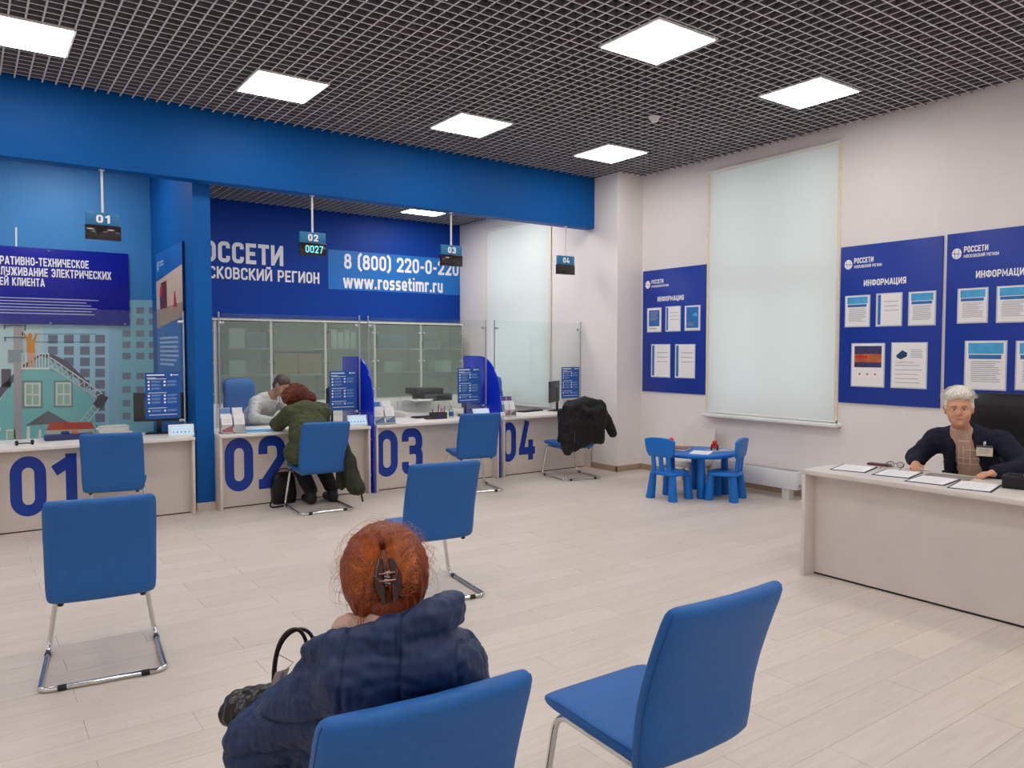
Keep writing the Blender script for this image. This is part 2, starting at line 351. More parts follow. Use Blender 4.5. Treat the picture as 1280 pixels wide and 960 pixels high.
for i, (c, z, xc, yc) in enumerate(vis):
    x0, x1 = max(xc - .6, XL), min(xc + .6, XR)
    if i < 290 and c == 0:
        o = link('plank', plank_me, fl); o.location = (xc, yc, 0)
        if x1 < xc + .6: o.scale.x = (x1 - x0) / 1.2; o.location.x = (x0 + x1) / 2
    else: rest.box(x0 + .0008, x1 - .0008, yc - .1 + .0006, yc + .1 - .0006, -.012, 0)
o = rest.build('plank_field', oak, fl); o['kind'] = 'stuff'

# ceiling of open square cells with a dark void above
strip = [M('ceiling_strip_side_shaded', '6e6a6e', .6, .0, var=.03), M('ceiling_strip_edge_lit', 'd6d4d8', .5, .0, var=.03)]  # one strip in two tones: shade painted into sides, light into bottom edges
voidm = M('ceiling_void', '3a383a', .9, var=.1, scale=2)
ce = struct(MB().box(XL, XR + .4, YR, 7.75, ZC + .28, ZC + .34).build('ceiling', voidm))
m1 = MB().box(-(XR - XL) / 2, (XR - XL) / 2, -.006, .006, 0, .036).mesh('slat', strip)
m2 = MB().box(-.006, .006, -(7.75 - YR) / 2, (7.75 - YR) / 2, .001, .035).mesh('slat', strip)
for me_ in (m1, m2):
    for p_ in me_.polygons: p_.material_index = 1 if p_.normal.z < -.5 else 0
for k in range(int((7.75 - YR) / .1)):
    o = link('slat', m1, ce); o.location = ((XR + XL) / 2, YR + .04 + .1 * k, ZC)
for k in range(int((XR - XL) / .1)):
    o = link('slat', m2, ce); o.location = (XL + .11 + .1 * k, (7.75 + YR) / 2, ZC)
ceo = struct(MB().box(PX1, XO, 7.93, YB, ZO + .28, ZO + .34).build('ceiling_office', voidm))
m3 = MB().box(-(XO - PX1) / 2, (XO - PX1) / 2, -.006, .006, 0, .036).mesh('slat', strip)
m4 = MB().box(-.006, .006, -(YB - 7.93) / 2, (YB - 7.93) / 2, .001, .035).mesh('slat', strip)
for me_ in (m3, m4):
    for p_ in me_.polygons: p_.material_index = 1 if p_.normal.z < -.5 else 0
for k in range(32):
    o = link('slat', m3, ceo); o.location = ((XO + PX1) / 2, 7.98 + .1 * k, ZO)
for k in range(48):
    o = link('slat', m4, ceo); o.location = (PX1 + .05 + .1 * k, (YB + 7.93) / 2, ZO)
struct(MB().box(XL, PX0, 7.93, YN, ZO, ZO + .1).build('ceiling_niche', wallm))

# walls
WY0, WY1, WZ0, WZ1 = 4.47, 6.16, .83, 3.72       # window in the right wall
b = MB()
b.box(XR, XR + .45, YR, WY0, 0, ZC + .34).box(XR, XR + .45, WY1, 7.3, 0, ZC + .34).box(XR, XR + .45, WY0, WY1, 0, WZ0).box(XR, XR + .45, WY0, WY1, WZ1, ZC + .34)
struct(b.build('wall_right', wallm))
struct(MB().box(XO, XR + .45, 7.3, 7.75, 0, ZC + .34).build('wall_pier', wallm))
VY0, VY1, VZ0, VZ1 = 8.70, 10.32, .78, 3.50      # window in the office side wall
b = MB()
b.box(XO, XO + .45, 7.75, VY0, 0, ZC + .34).box(XO, XO + .45, VY1, YB, 0, ZC + .34).box(XO, XO + .45, VY0, VY1, 0, VZ0).box(XO, XO + .45, VY0, VY1, VZ1, ZC + .34)
struct(b.build('wall_office_side', wallm))
struct(MB().box(PX1, XO + .45, YB, YB + .2, 0, ZC + .34).build('wall_back', wallm))
struct(MB().box(XL - .2, XL, YR, YN + .2, 0, ZC + .34).build('wall_left', wallm))
struct(MB().box(XL - .2, XR + .45, YR - .2, YR, 0, ZC + .34).build('wall_rear', wallm))
struct(MB().box(PX0, PX1, PY0, YB, 0.07, ZC).build('wall_partition', bluem))
struct(MB().box(PX0 - .008, PX1 + .008, PY0 - .012, PY0 + .5, 0, .07).build('baseboard_partition', M('pale_baseboard', 'cdc2b6', .5)))
struct(MB().box(XL, PX0, YN, YN + .2, 0, ZC).build('wall_niche', M('mural_sky_blue', '3f88c6', .5, var=.05, scale=1.5)))
struct(MB().box(XL, XO, 7.75, 7.93, 3.22, ZC + .3).build('trim_1', bluem, bevel=.004))
b = MB().box(XR - .014, XR, YR, 7.3, 0, .075).box(XO - .014, XR - .014, 7.286, 7.3, 0, .075).box(XO - .014, XO, 7.286, 7.88, 0, .075)
struct(b.build('baseboard_right', basem))

# windows: frame, panes, sill; roller blinds are things of their own
def window(name, X, y0, y1, z0, z1):
    t = struct(bpy.data.objects.new(name, None)); COL.objects.link(t); t.location = (X + .25, (y0 + y1) / 2, z0)
    hy, hz = (y1 - y0) / 2, z1 - z0; fr = M('window_frame_white', 'e8e8e6', .4)
    zt = hz * .54
    f = MB()
    f.box(-.03, .03, -hy, hy, 0, .06).box(-.03, .03, -hy, hy, hz - .06, hz).box(-.03, .03, -hy, -hy + .06, .06, hz - .06).box(-.03, .03, hy - .06, hy, .06, hz - .06)
    f.box(-.03, .03, -hy + .06, hy - .06, zt - .05, zt + .05)
    f.build('window_frame', fr, t, bevel=.004)
    for a, c in ((.06, zt - .05), (zt + .05, hz - .06)):
        for s in (-1, 1):
            p = MB().box(-.004, .004, min(0, s * (hy - .06)) + (.02 if s > 0 else 0), max(0, s * (hy - .06)) - (.02 if s < 0 else 0), a, c).build('pane', windowg, t)
        MB().box(-.03, .03, -.02, .02, a, c).build('mullion', fr, t)
    return t
w1 = window('window_1', XR, WY0, WY1, WZ0, WZ1)
MB().box(-.36, .2, -(WY1 - WY0) / 2 - .05, (WY1 - WY0) / 2 + .03, -.035, .0).build('window_sill', whitep, w1, bevel=.008)
w2 = window('window_2', XO, VY0, VY1, VZ0, VZ1)
MB().box(-.30, .2, -(VY1 - VY0) / 2 - .03, (VY1 - VY0) / 2 + .03, -.035, .0).build('window_sill', whitep, w2, bevel=.008)
def blind(label, X, y0, y1, z0, z1):
    t = thing('roller_blind', label, 'blind', (X, (y0 + y1) / 2, z0), group='roller blinds on the windows'); hy = (y1 - y0) / 2
    rings = []
    MB().box(-.002, .0, -hy, hy, .025, z1 - z0 - .03).build('fabric', blindm, t)
    MB().lathe([(.024, -hy - .01), (.024, hy + .01)], (0.0, 0, z1 - z0 - .02), 16, (0, 1, 0)).build('roller', whitep, t, smooth=40)
    MB().box(-.012, .006, -hy - .008, hy + .008, z1 - z0 - .045, z1 - z0 - .0).build('head_rail', M('blind_cream', 'e4d9c4', .5), t, bevel=.004)
    MB().box(-.008, .005, -hy, hy, .005, .028).build('bottom_rail', whitep, t, bevel=.003)
    for s in (-1, 1): MB().box(-.009, .004, s * hy - .018, s * hy + .018, .028, z1 - z0 - .045).build('side_rail', MATS['blind_cream'], t, bevel=.003)
blind('tall cream roller blind drawn down between the two blue information boards', XR - .012, WY0 + .012, WY1 + .02, WZ0 + .002, WZ1 + .03)
blind('cream roller blind on the office window behind counter 04', XO - .012, VY0 - .02, VY1 + .02, VZ0 + .002, VZ1 + .03)

# ceiling light panels
lp_r = MB().box(-.31, .31, -.31, .31, -.004, .012).mesh('frame', M('lamp_frame', 'e8e8e8', .5)); lp_d = MB().box(-.292, .292, -.292, .292, -.007, -.004).mesh('diffuser', lampm)
def panel(x, y, z, label, group='square ceiling light panels'):
    t = thing('ceiling_light', label, 'ceiling light', (x, y, z), group=group)
    link('frame', lp_r, t); link('diffuser', lp_d, t)
vp = {(2.31, 6.64): 'square ceiling light panel above the blue pillar, second from the left edge', (4.25, 6.64): 'square ceiling light panel near the middle of the blue beam',
      (6.17, 6.64): 'square ceiling light panel nearest the white corner pier', (.41, 6.64): 'square ceiling light panel cut off by the left picture edge',
      (4.27, 4.09): 'largest square ceiling light panel, left of the smoke detector', (6.18, 4.05): 'square ceiling light panel nearest the tall window blind',
      (2.31, 4.07): 'square ceiling light panel just touching the top picture edge'}
for x in (-1.5, .41, 2.31, 4.25, 6.17):
    for y in (-1.3, 1.4, 4.07, 6.64):
        if x == -1.5 and y > 5: lab = None
        lab = next((v for (a, c), v in vp.items() if abs(a - x) < .1 and abs(c - y) < .1), None)
        panel(x, y, ZC - .012, lab or 'square ceiling light panel outside the picture behind the viewer')
panel(5.75, 10.2, ZO - .012, 'thin lit ceiling panel in the office behind hanging sign 03')
for x in (2.7, 3.8, 4.9, 6.0): panel(x, 8.9, ZO - .012, 'unseen ceiling light panel added behind the blue beam to brighten the office', 'added unseen office light panels')  # unseen panels added to brighten the office and employee
for x in (-.7, .95): panel(x, 9.0, ZO - .012, 'light panel over counter 01 hidden behind the blue beam', 'hidden niche light panels')
t = thing('smoke_detector', 'small white round smoke detector under the ceiling grid', 'smoke detector', (5.57, 5.37, ZC - .001))
MB().lathe([(.05, 0), (.05, -.018), (.042, -.03), (.03, -.05), (.0, -.055)][::-1], (0, 0, 0), 24).build('housing', whitep, t, smooth=40)
MB().lathe([(.06, -.006), (.06, 0)], (0, 0, 0), 24).build('base', whitep, t, smooth=40)

# ---------------------------------------------------------------- back wall sign
Fb = Frame((0, YB, 0), (1, 0, 0), (0, 0, 1))      # u = X, v = Z ; normal towards -Y
def bw(x, y, Y=YB): p = on_y(x, y, Y); return p[0], p[2]
t = thing('wall_sign', 'dark blue sign wall with white lettering and web address above the cabinets', 'sign', (4.5, YB - .03, 2.1))
MB().box(PX1 + .002, XO - .002, YB - .03, YB - .001, 2.06, ZO + .1).build('panel', M('sign_navy', '033c98', .5, var=.03, scale=2, spec=.2), t, world=True)
z0, z1 = 2.53, 3.13
MB().box(4.56, XO - .004, YB - .034, YB - .03, z0, z1).build('light_band', M('sign_light_blue', '1a72c4', .45, var=.02, scale=2), t, world=True)
q = [MB() for _ in range(4)]; ph = [MB() for _ in range(3)]; F2 = Frame((0, YB - .036, 0), (1, 0, 0), (0, 0, 1))
uL = bw(240, 303)[0]; uR = bw(353, 320)[0]; h1 = bw(353, 308)[1] - bw(353, 333)[1]
lettering(q[0], F2, 'РОССЕТИ', uL - .05, bw(353, 333)[1], h1, uR - uL + .05)
uR2 = bw(398, 340)[0]
lettering(q[1], F2, 'МОСКОВСКИЙ РЕГИОН', uL - .05, bw(398, 355)[1], (bw(398, 341)[1] - bw(398, 355)[1]), uR2 - uL + .05, t=.17)
lettering(ph, F2, '8 (800) 220-0-220', bw(429, 330)[0], bw(429, 336)[1], bw(429, 317)[1] - bw(429, 336)[1], XO - .03 - bw(429, 330)[0], t=.18)
lettering(q[3], F2, 'www.rossetimr.ru', bw(428, 355)[0], bw(428, 360)[1], (bw(428, 342)[1] - bw(428, 360)[1]) * .98, bw(552, 360)[0] - bw(428, 355)[0], t=.19)
for m_ in ph: m_.build('phone_lettering', white, t, world=True)
q.pop(2)
for m_, nm in zip(q, ('name_lettering', 'region_lettering', 'web_lettering')): m_.build(nm, white, t, world=True)

# ---------------------------------------------------------------- mural behind counter 01
Fm = Frame((0, YN - .004, 0), (1, 0, 0), (0, 0, 1))
def mw(x, y): p = on_y(x, y, YN - .004); return (p[0], p[2])
def z6(x, y): return mw(x / 4.8, 380 + y / 4.8)                    # from the enlarged view of the mural's lower left
mur = thing('wall_mural', 'printed mural of a teal house, tower blocks and a worker on a lift', 'mural', (.6, YN, .5))
def mp(name, col, polys, layer, mapf=mw):
    m = MB()
    for P in polys: m.poly(Fm, [mapf(*p) for p in P], .0012 * layer)
    return m.build(name, M('mural_' + col, col, .55, var=.02), mur, world=True)
def rect(x0, y0, x1, y1): return [(x0, y0), (x1, y0), (x1, y1), (x0, y1)]
mp('pale_horizon', 'bcd4da', [rect(-120, 405, 192, 700)], 1)  # horizon, tower and house print colours lightened with painted glass-reflection haze
mp('far_tower', '86c2ce', [rect(150, 375, 192, 640)], 2)
mp('near_tower', 'a2cbe0', [rect(54, 408, 147, 640)], 3)
mp('tower_side', '90bdd4', [rect(136, 408, 150, 640)], 4)
mp('far_tower_window', '7c8496', [rect(x, y, x + w, y + 8) for x, w in ((153, 10), (170, 10), (186, 6)) for y in (384, 398, 413, 427, 441, 466, 483, 500, 516)], 5)
mp('near_tower_window', '70768a', [rect(x, y, x + 12, y + 10.5) for x in (60, 80, 100, 119) for y in (418.5, 433, 447, 461, 475, 489, 503, 517, 531)], 5)
mp('house_wall', '7cc0c0', [[(-500, 800), (-500, 760), (0, 580), (130, 390), (290, 300), (560, 570), (585, 820)]], 6, z6)  # teal print, paled by the same painted glass haze
mp('house_roof', '5d5666', [[(-300, 820), (0, 500), (130, 370), (240, 300), (300, 295), (300, 330), (245, 312), (130, 402), (0, 565), (-300, 900)], [(300, 295), (400, 340), (545, 485), (560, 520), (300, 330)], rect(8, 390, 66, 500)], 7, z6)
mp('porch_roof', '6a6874', [[(150, 730), (288, 640), (415, 712)]], 8, z6)
mp('utility_pole', 'a9a2a6', [rect(82, 130, 132, 810)], 9, z6)
mp('transformer', '8e9aa2', [rect(48, 275, 138, 348)], 10, z6)
mp('crossarm', '4a4a56', [rect(20, 126, 158, 132), rect(22, 198, 190, 204), rect(24, 132, 32, 152), rect(146, 132, 154, 160), rect(26, 204, 34, 222), rect(130, 168, 140, 190)] + [rect(210, 226, 570, 228.5), rect(200, 178, 580, 180.5)], 10, z6)
mp('window_surround', '7f8f96', [rect(134, 458, 256, 626), rect(322, 458, 438, 622)], 8, z6)
mp('window_casing', 'dfe2d6', [rect(146, 472, 244, 613), rect(334, 470, 426, 608), rect(36, 752, 92, 815), rect(160, 735, 180, 815), rect(232, 752, 246, 815)], 9, z6)
mp('window_pane', '9fc0ae', [rect(x + dx, y + dy, x + dx + 34, y + dy + 56) for x, y in ((156, 482), (343, 480)) for dx in (0, 42) for dy in (0, 66)] + [rect(44, 762, 84, 815)], 10, z6)
mp('lift_basket', 'e4e2e2', [rect(128, 380, 298, 394)] + [rect(x, 300, x + 6, 382) for x in (130, 150, 214, 232, 250, 268, 288)] + [rect(128, 296, 298, 302)], 11, z6)
mp('worker', 'd98a28', [[(180 + 15 * math.cos(k * .524), 190 + 17 * math.sin(k * .524)) for k in range(12)], [(160, 222), (172, 212), (190, 212), (206, 222), (208, 292), (162, 292)], [(160, 222), (140, 178), (148, 174), (170, 214)], [(196, 214), (216, 176), (224, 180), (208, 226)]], 12, z6)
mp('worker_legs', 'd9a484', [[(166, 292), (206, 292), (206, 380), (190, 380), (188, 310), (184, 380), (168, 380)]], 12, z6)
def bar(x0, y0, x1, y1, w):
    d = math.hypot(x1 - x0, y1 - y0); nx, ny = -(y1 - y0) / d * w / 2, (x1 - x0) / d * w / 2
    return [(x0 + nx, y0 + ny), (x1 + nx, y1 + ny), (x1 - nx, y1 - ny), (x0 - nx, y0 - ny)]
tr = [bar(298, 318, 612, 535, 8), bar(298, 372, 580, 565, 8)]
for k in range(9):
    a = k / 9; c = (k + .5) / 9; d = (k + 1) / 9
    tr += [bar(298 + 314 * a, 318 + 217 * a, 298 + 282 * c, 372 + 193 * c, 5), bar(298 + 282 * c, 372 + 193 * c, 298 + 314 * d, 318 + 217 * d, 5)]
tr += [bar(560, 605, 484, 700, 6), bar(596, 622, 528, 706, 6)] + [bar(560 - 19 * k, 605 + 24 * k, 590 - 17 * k - 8, 634 + 20 * k, 4) for k in range(4)]
mp('lift_boom', 'cfd8dc', tr, 12, z6)
mp('boom_knuckle', '54464e', [[(556, 600), (600, 540), (650, 560), (602, 626)]], 13, z6)
mp('truck_roof', 'c8422a', [[(300, 712), (548, 708), (566, 748), (277, 758)]], 13, z6)
mp('truck_body', 'b9c4b0', [[(277, 758), (566, 748), (566, 830), (277, 830)]], 12, z6)
mp('mast', 'dfe6ea', [rect(19, 284, 21.4, 310)], 3)

t = thing('text_board', 'royal blue text board with white heading fixed above the mural house', 'board', (.4, YN - .02, 1.9))
xa, xb = -1.0, on_y(160, 320, YN - .03)[0]; zt, zb = on_y(80, 312, YN - .03)[2], on_y(80, 405.5, YN - .03)[2]
MB().box(xa, xb, YN - .036, YN - .022, zb, zt).build('panel', M('board_royal', '141f9a', .3, var=.03, scale=3), t, world=True, bevel=.003)
F3 = Frame((0, YN - .038, 0), (1, 0, 0), (0, 0, 1)); tw = lambda x, y: (on_y(x, y, YN - .038)[0], on_y(x, y, YN - .038)[2])
q = MB()
for s, xe, ye, hh in (('ОПЕРАТИВНО-ТЕХНИЧЕСКОЕ', 111, 336, 10), ('ОБСЛУЖИВАНИЕ ЭЛЕКТРИЧЕСКИХ', 139, 350, 10), ('СЕТЕЙ КЛИЕНТА', 56, 358.5, 10)):
    u, v = tw(xe, ye); lettering(q, F3, s, u, v, tw(xe, ye - hh)[1] - v, width=u - tw(-19, 330)[0], right=True, t=.18)
q.build('heading', white, t, world=True)['kind'] = 'stuff'
q = MB(); u0, v1 = tw(-60, 368); u1, v0 = tw(138, 397); lines(q, F3, u0, u1, v0, tw(0, 371)[1], 6, .3, 0.0)
q.build('small_print', M('print_pale', 'b9bce0', .5), t, world=True)['kind'] = 'stuff'
for x, y in ((61, 314), (63, 404), (156, 405)):
    u, v = tw(x, y); MB().lathe([(.012, 0), (.012, .012), (.007, .018)], (u, YN - .036, v), 10, (0, -1, 0)).build('screw', steel, t, world=True, smooth=40)

# poster on the partition, facing counter 01
Xp = PX0 - .003
t = thing('wall_poster', 'tall blue poster with a photo print on the partition beside counter 01', 'poster', (Xp, 8.9, .9))
ya, yb2 = 8.33, 9.66
Fp = Frame((Xp - .016, yb2, 0), (0, -1, 0), (0, 0, 1)); LY = yb2 - ya
MB().box(Xp - .016, Xp, ya, yb2, .86, 2.70).build('panel', M('poster_blue', '1460b0', .4, var=.03, scale=3), t, world=True)
MB().box(Xp - .02, Xp, ya - .02, ya, .86, 2.70).build('edge_strip', M('edge_dark', '101c48', .4), t, world=True)
q = MB(); q.poly(Fp, [(.02, 1.84), (LY - .02, 1.94), (LY - .02, 2.47), (.02, 2.38)], .001); q.build('photo_ground', M('photo_beige', 'c8b4a4', .5, var=.06, scale=5), t, world=True)
q = MB(); q.poly(Fp, [(.02, 1.84), (LY - .02, 1.94), (LY - .02, 2.09), (.02, 2.06)], .0016); q.build('photo_floor', M('photo_tan', 'a08a78', .5), t, world=True)
q = MB(); q.poly(Fp, [(.28, 2.06), (.58, 2.06), (.58, 2.36), (.28, 2.35)], .002); q.build('photo_door', M('photo_brown', '6a2c2c', .5), t, world=True)
q = MB(); q.poly(Fp, [(.2, 2.2), (.36, 2.2), (.34, 2.31), (.24, 2.31)], .0026).poly(Fp, [(.9, 2.05), (1.06, 2.05), (.98, 2.22), (.93, 2.22)], .0026); q.build('photo_red', M('photo_red', 'b83028', .5), t, world=True)
q = MB(); q.poly(Fp, [(.22, 2.06), (.34, 2.06), (.34, 2.2), (.22, 2.2)], .0026); q.build('photo_navy', M('photo_navy', '2c3c74', .5), t, world=True)
q = MB(); lines(q, Fp, .15, LY - .25, 1.4, 1.74, 7, .5, .001); disc(q, Fp, .13, 2.55, .055, .001, rv=.06); lines(q, Fp, .22, .42, 2.53, 2.6, 2, .6, .001, 0); q.build('small_print', M('print_pale2', '9ab4dc', .5), t, world=True)['kind'] = 'stuff'

# ================================================================ COUNTERS AND SCREENS
CF, CS, CB = 7.88, 7.75, 8.50        # front panel, slab front edge, slab back edge
CZ = .755
cnt = [('01', .17, 1.80, .30, .135, .51, .53), ('02', 2.032, 3.645, 2.105, .16, .62, .545), ('03', 3.715, 5.375, 3.76, .15, .60, .535), ('04', 5.445, 6.90, 5.48, .175, .54, .505)]
LBL = {'01': 'pale counter desk marked with large blue 01, behind the leftmost chairs', '02': 'pale counter desk marked with large blue 02 where two women sit face to face',
       '03': 'pale counter desk marked with large blue 03 holding a pen tray', '04': 'pale counter desk marked with large blue 04 beside the chair with the black jacket'}
for n, x0, x1, nx, nz, nw, nh in cnt:
    xc = (x0 + x1) / 2; hw = (x1 - x0) / 2
    t = thing('service_counter', LBL[n], 'counter', (xc, CS, 0), group='numbered service counters')
    MB().box(-hw, hw, 0, CB - CS, CZ - .03, CZ).build('worktop', laminw, t, bevel=.003)
    for s in (-1, 1): MB().box(s * hw - (.025 if s > 0 else 0), s * hw + (.025 if s < 0 else 0), .02, CB - CS - .02, .0, CZ - .03).build('side_panel', lamin, t, bevel=.002)
    fp = MB().box(-hw + .025, hw - .025, CF - CS, CF - CS + .022, .012, CZ - .03).build('front_panel', lamin, t)
    MB().box(-hw + .03, hw - .03, CF - CS + .004, CF - CS + .018, .0, .012).build('plinth', darkgap, t)
    q = MB(); F = Frame((nx - xc, CF - CS - .0015, nz), (1, 0, 0), (0, 0, 1))
    lettering(q, F, n, 0, 0, nh, nw, t=.19, gap=.11); q.build('number', navyprint, fp)

def glass_screen(label, x0, x1, left, right):
    t = thing('glass_screen', label, 'glass screen', (0, 8.0, CZ), group='glass screens on the counters')
    gx0, gx1 = (x0 + .03 if left else x0), (x1 - .03 if right else x1)
    MB().box(gx0, gx1, 7.996, 8.004, .87, 1.965).build('pane', glassm, t, world=True)
    for x, s, use in ((x0, 1, left), (x1, -1, right)):
        if not use: continue
        MB().lathe([(.022, 0), (.022, .008), (.009, .012), (.009, 1.975 - CZ), (.0, 1.98 - CZ)], (x, 8.0, CZ), 12).build('post', steel, t, world=True, smooth=40)
        for z in (.905, 1.87):
            c = MB(); c.box(x + min(0, s * .055), x + max(0, s * .055), 7.985, 8.015, z - .014, z + .014); c.build('clamp', chrome, t, world=True, bevel=.005)
glass_screen('clear glass screen on counter 01 in front of the mural', .20, 1.765, True, True)
glass_screen('clear glass screen on counter 02 in front of the employee', 2.10, 3.625, True, True)
glass_screen('clear glass screen on counter 03 in front of the printer', 3.735, 5.335, True, True)
glass_screen('clear glass screen on counter 04 in front of the office window', 5.465, 6.895, True, True)

# blue acrylic dividers between the counters
def divider(label, X, yf):
    t = thing('counter_divider', label, 'divider', (X, yf, 0), group='blue acrylic counter dividers')
    F = Frame((0, 0, 0), (0, 1, 0), (0, 0, 1))
    pts = [(0, 0), (0, .98)] + [(.46 - .46 * math.cos(a), .98 + .54 * math.sin(a)) for a in [math.pi / 2 * k / 14 for k in range(1, 15)]] + [(.84, 1.52), (.84, 0)]
    MB().prism(F, pts, -.008, .008).build('panel', acryl, t, bevel=.002)
    for y, z in ((.06, .2), (.06, .6)): MB().lathe([(.012, 0), (.012, .006), (.006, .010)], (-.008, y, z), 12, (-1, 0, 0)).build('fixing', steel, t, smooth=40)
divider('blue acrylic divider with rounded top right of the two seated women', 3.68, 7.76)
divider('blue acrylic divider with rounded top nearest the office window', 5.41, 7.80)

# blue notice sheets on the glass
def notice(label, px0, py0, px1, py1):
    a, c = on_y(px0, py0, 7.993), on_y(px1, py1, 7.993); w, h = c[0] - a[0], a[2] - c[2]
    t = thing('notice_sheet', label, 'notice', (a[0] + w / 2, 7.994, c[2]), group='blue notice sheets on the glass screens')
    F = Frame((-w / 2, -.0005, 0), (1, 0, 0), (0, 0, 1))
    MB().box(-w / 2, w / 2, -.0005, .001, 0, h).build('sheet', M('notice_blue', '1754a4', .4, var=.03), t)
    q = MB(); lines(q, F, .05 * w, .55 * w, h * .93, h * .96, 1, .9, .001, 0); disc(q, F, .75 * w, .945 * h, .022 * h, .001); lines(q, F, .8 * w, .95 * w, .935 * h, .955 * h, 1, .9, .001, 0)
    lines(q, F, .05 * w, .3 * w, h * .875, h * .89, 1, .9, .001, 0)
    for gz, nn in ((.80, 3), (.50, 3), (.17, 1)):
        lines(q, F, .08 * w, .6 * w, h * (gz + .055), h * (gz + .068), 1, .9, .001, 0)
        for k in range(nn):
            for cx in (.1, .55):
                if gz == .80 and k == 2 and cx > .5: continue
                disc(q, F, cx * w, h * (gz - .075 * k), .024 * h, .001, 10)
    lines(q, F, .1 * w, .9 * w, h * .075, h * .09, 1, .9, .001, 0); q.build('white_print', white, t)
    q = MB()
    for gz, nn in ((.80, 3), (.50, 3), (.17, 1)):
        for k in range(nn):
            for cx in (.17, .62):
                if gz == .80 and k == 2 and cx > .5: continue
                lines(q, F, cx * w, (cx + .28) * w, h * (gz - .075 * k - .024), h * (gz - .075 * k + .024), 3, .5, .001)
    q.build('small_print', M('print_pale3', '86a8d8', .5), t)
notice('blue printed notice sheet on the glass in front of the mural', 181, 466, 226, 522)
notice('blue printed notice sheet on the glass right of the green jacketed woman', 412, 464, 446, 512)
notice('blue printed notice sheet on the glass behind the pen tray', 572, 460, 600, 503)
notice('blue printed notice sheet on the glass nearest the white pier', 702, 459, 724, 497)

# hanging number signs
for n, x, led in (('01', 1.06, None), ('02', 3.03, '0027'), ('03', 4.735, None), ('04', 6.49, None)):
    t = thing('hanging_sign', {'01': 'hanging counter sign on a thin pole in front of the mural wall', '02': 'hanging counter sign with lit cyan digits on a thin pole', '03': 'hanging counter sign with blank display in front of the phone number', '04': 'hanging counter sign with blank display nearest the white pier'}[n], 'sign', (x, 7.84, 2.59), group='hanging counter number signs')
    MB().tube([(0, 0, .24), (0, 0, .628)], .011, 12).build('pole', M('pole_white', 'dcdcdc', .35, .2), t, smooth=50)
    MB().lathe([(.025, .622), (.025, .63)], (0, 0, 0), 16).build('ceiling_flange', whitep, t, smooth=40)
    pl = MB().box(-.14, .14, -.018, .018, .13, .243).build('number_plate', signteal, t, bevel=.002)
    F = Frame((0, -.0195, 0), (1, 0, 0), (0, 0, 1)); q = MB(); lettering(q, F, n, -.055, .15, .072, .11, t=.2, gap=.16); q.build('number', white, pl)
    dp = MB().box(-.145, .145, -.024, .024, 0, .128).build('display', dispm, t, bevel=.003)
    if led:
        q = MB(); F = Frame((0, -.0255, 0), (1, 0, 0), (0, 0, 1)); lettering(q, F, led, -.085, .028, .075, .19, t=.13, gap=.18); q.build('digits', ledm, dp)

# ================================================================ OFFICE BACK CABINETS
KY = 10.72
cabx = [2.77, 3.53, 4.33, 5.12, 5.92, 6.70]
cabx = [2.06] + cabx
sh = [.86, 1.24, 1.61, 1.98]
cw = M('cabinet_white', 'dcdcd6', .45, var=.02)
names = ['next to the pillar, mostly hidden', 'second from the pillar behind the employee chair', 'with tan boxes behind the employee', 'behind the notice sheet of counter 02', 'behind the left half of the printer', 'at the right end behind the printer']
for i in range(6):
    x0, x1 = cabx[i], cabx[i + 1]; w = x1 - x0
    t = thing('glass_cabinet', 'frosted glass fronted office cabinet ' + names[i], 'cabinet', ((x0 + x1) / 2, KY, 0), group='frosted glass cabinets along the back wall')
    c = MB(); d = .42
    c.box(-w / 2 + .001, -w / 2 + .019, .02, d, .06, 2.0).box(w / 2 - .019, w / 2 - .001, .02, d, .06, 2.0).box(-w / 2 + .019, w / 2 - .019, d - .01, d, .06, 2.0)
    c.box(-w / 2 + .001, w / 2 - .001, .0, d, 2.0, 2.025).box(-w / 2 + .019, w / 2 - .019, .02, d - .01, .06, .08)
    c.build('body', cw, t)
    for z in sh[:-1]: MB().box(-w / 2 + .019, w / 2 - .019, .02, d - .01, z - .009, z + .009).build('shelf', cw, t)
    MB().box(-w / 2 + .02, w / 2 - .02, .04, d, 0, .06).build('plinth', darkgap, t)
    for s in (-1, 1):
        dr = MB().box(min(0, s * (w / 2 - .002)) + (.002 if s > 0 else 0), max(0, s * (w / 2 - .002)) - (.002 if s < 0 else 0), .0, .018, .065, .85).build('solid_door', cw, t, bevel=.002)
        MB().tube([(s * .04, -.001, .7), (s * .04, -.025, .7), (s * .04, -.025, .8), (s * .04, -.001, .8)], .005, 6).build('handle', steel, dr)
    gd = MB().box(-w / 2 + .02, w / 2 - .02, .004, .010, .87, 1.985).build('glass_door', frost, t)
    for s in (-1, 1):
        for z in (1.86, 1.42, 1.0): MB().lathe([(.016, 0), (.016, .012), (.008, .02)], (s * (w / 2 - .045), .004, z), 10, (0, -1, 0)).build('hinge', steel, gd, smooth=40)
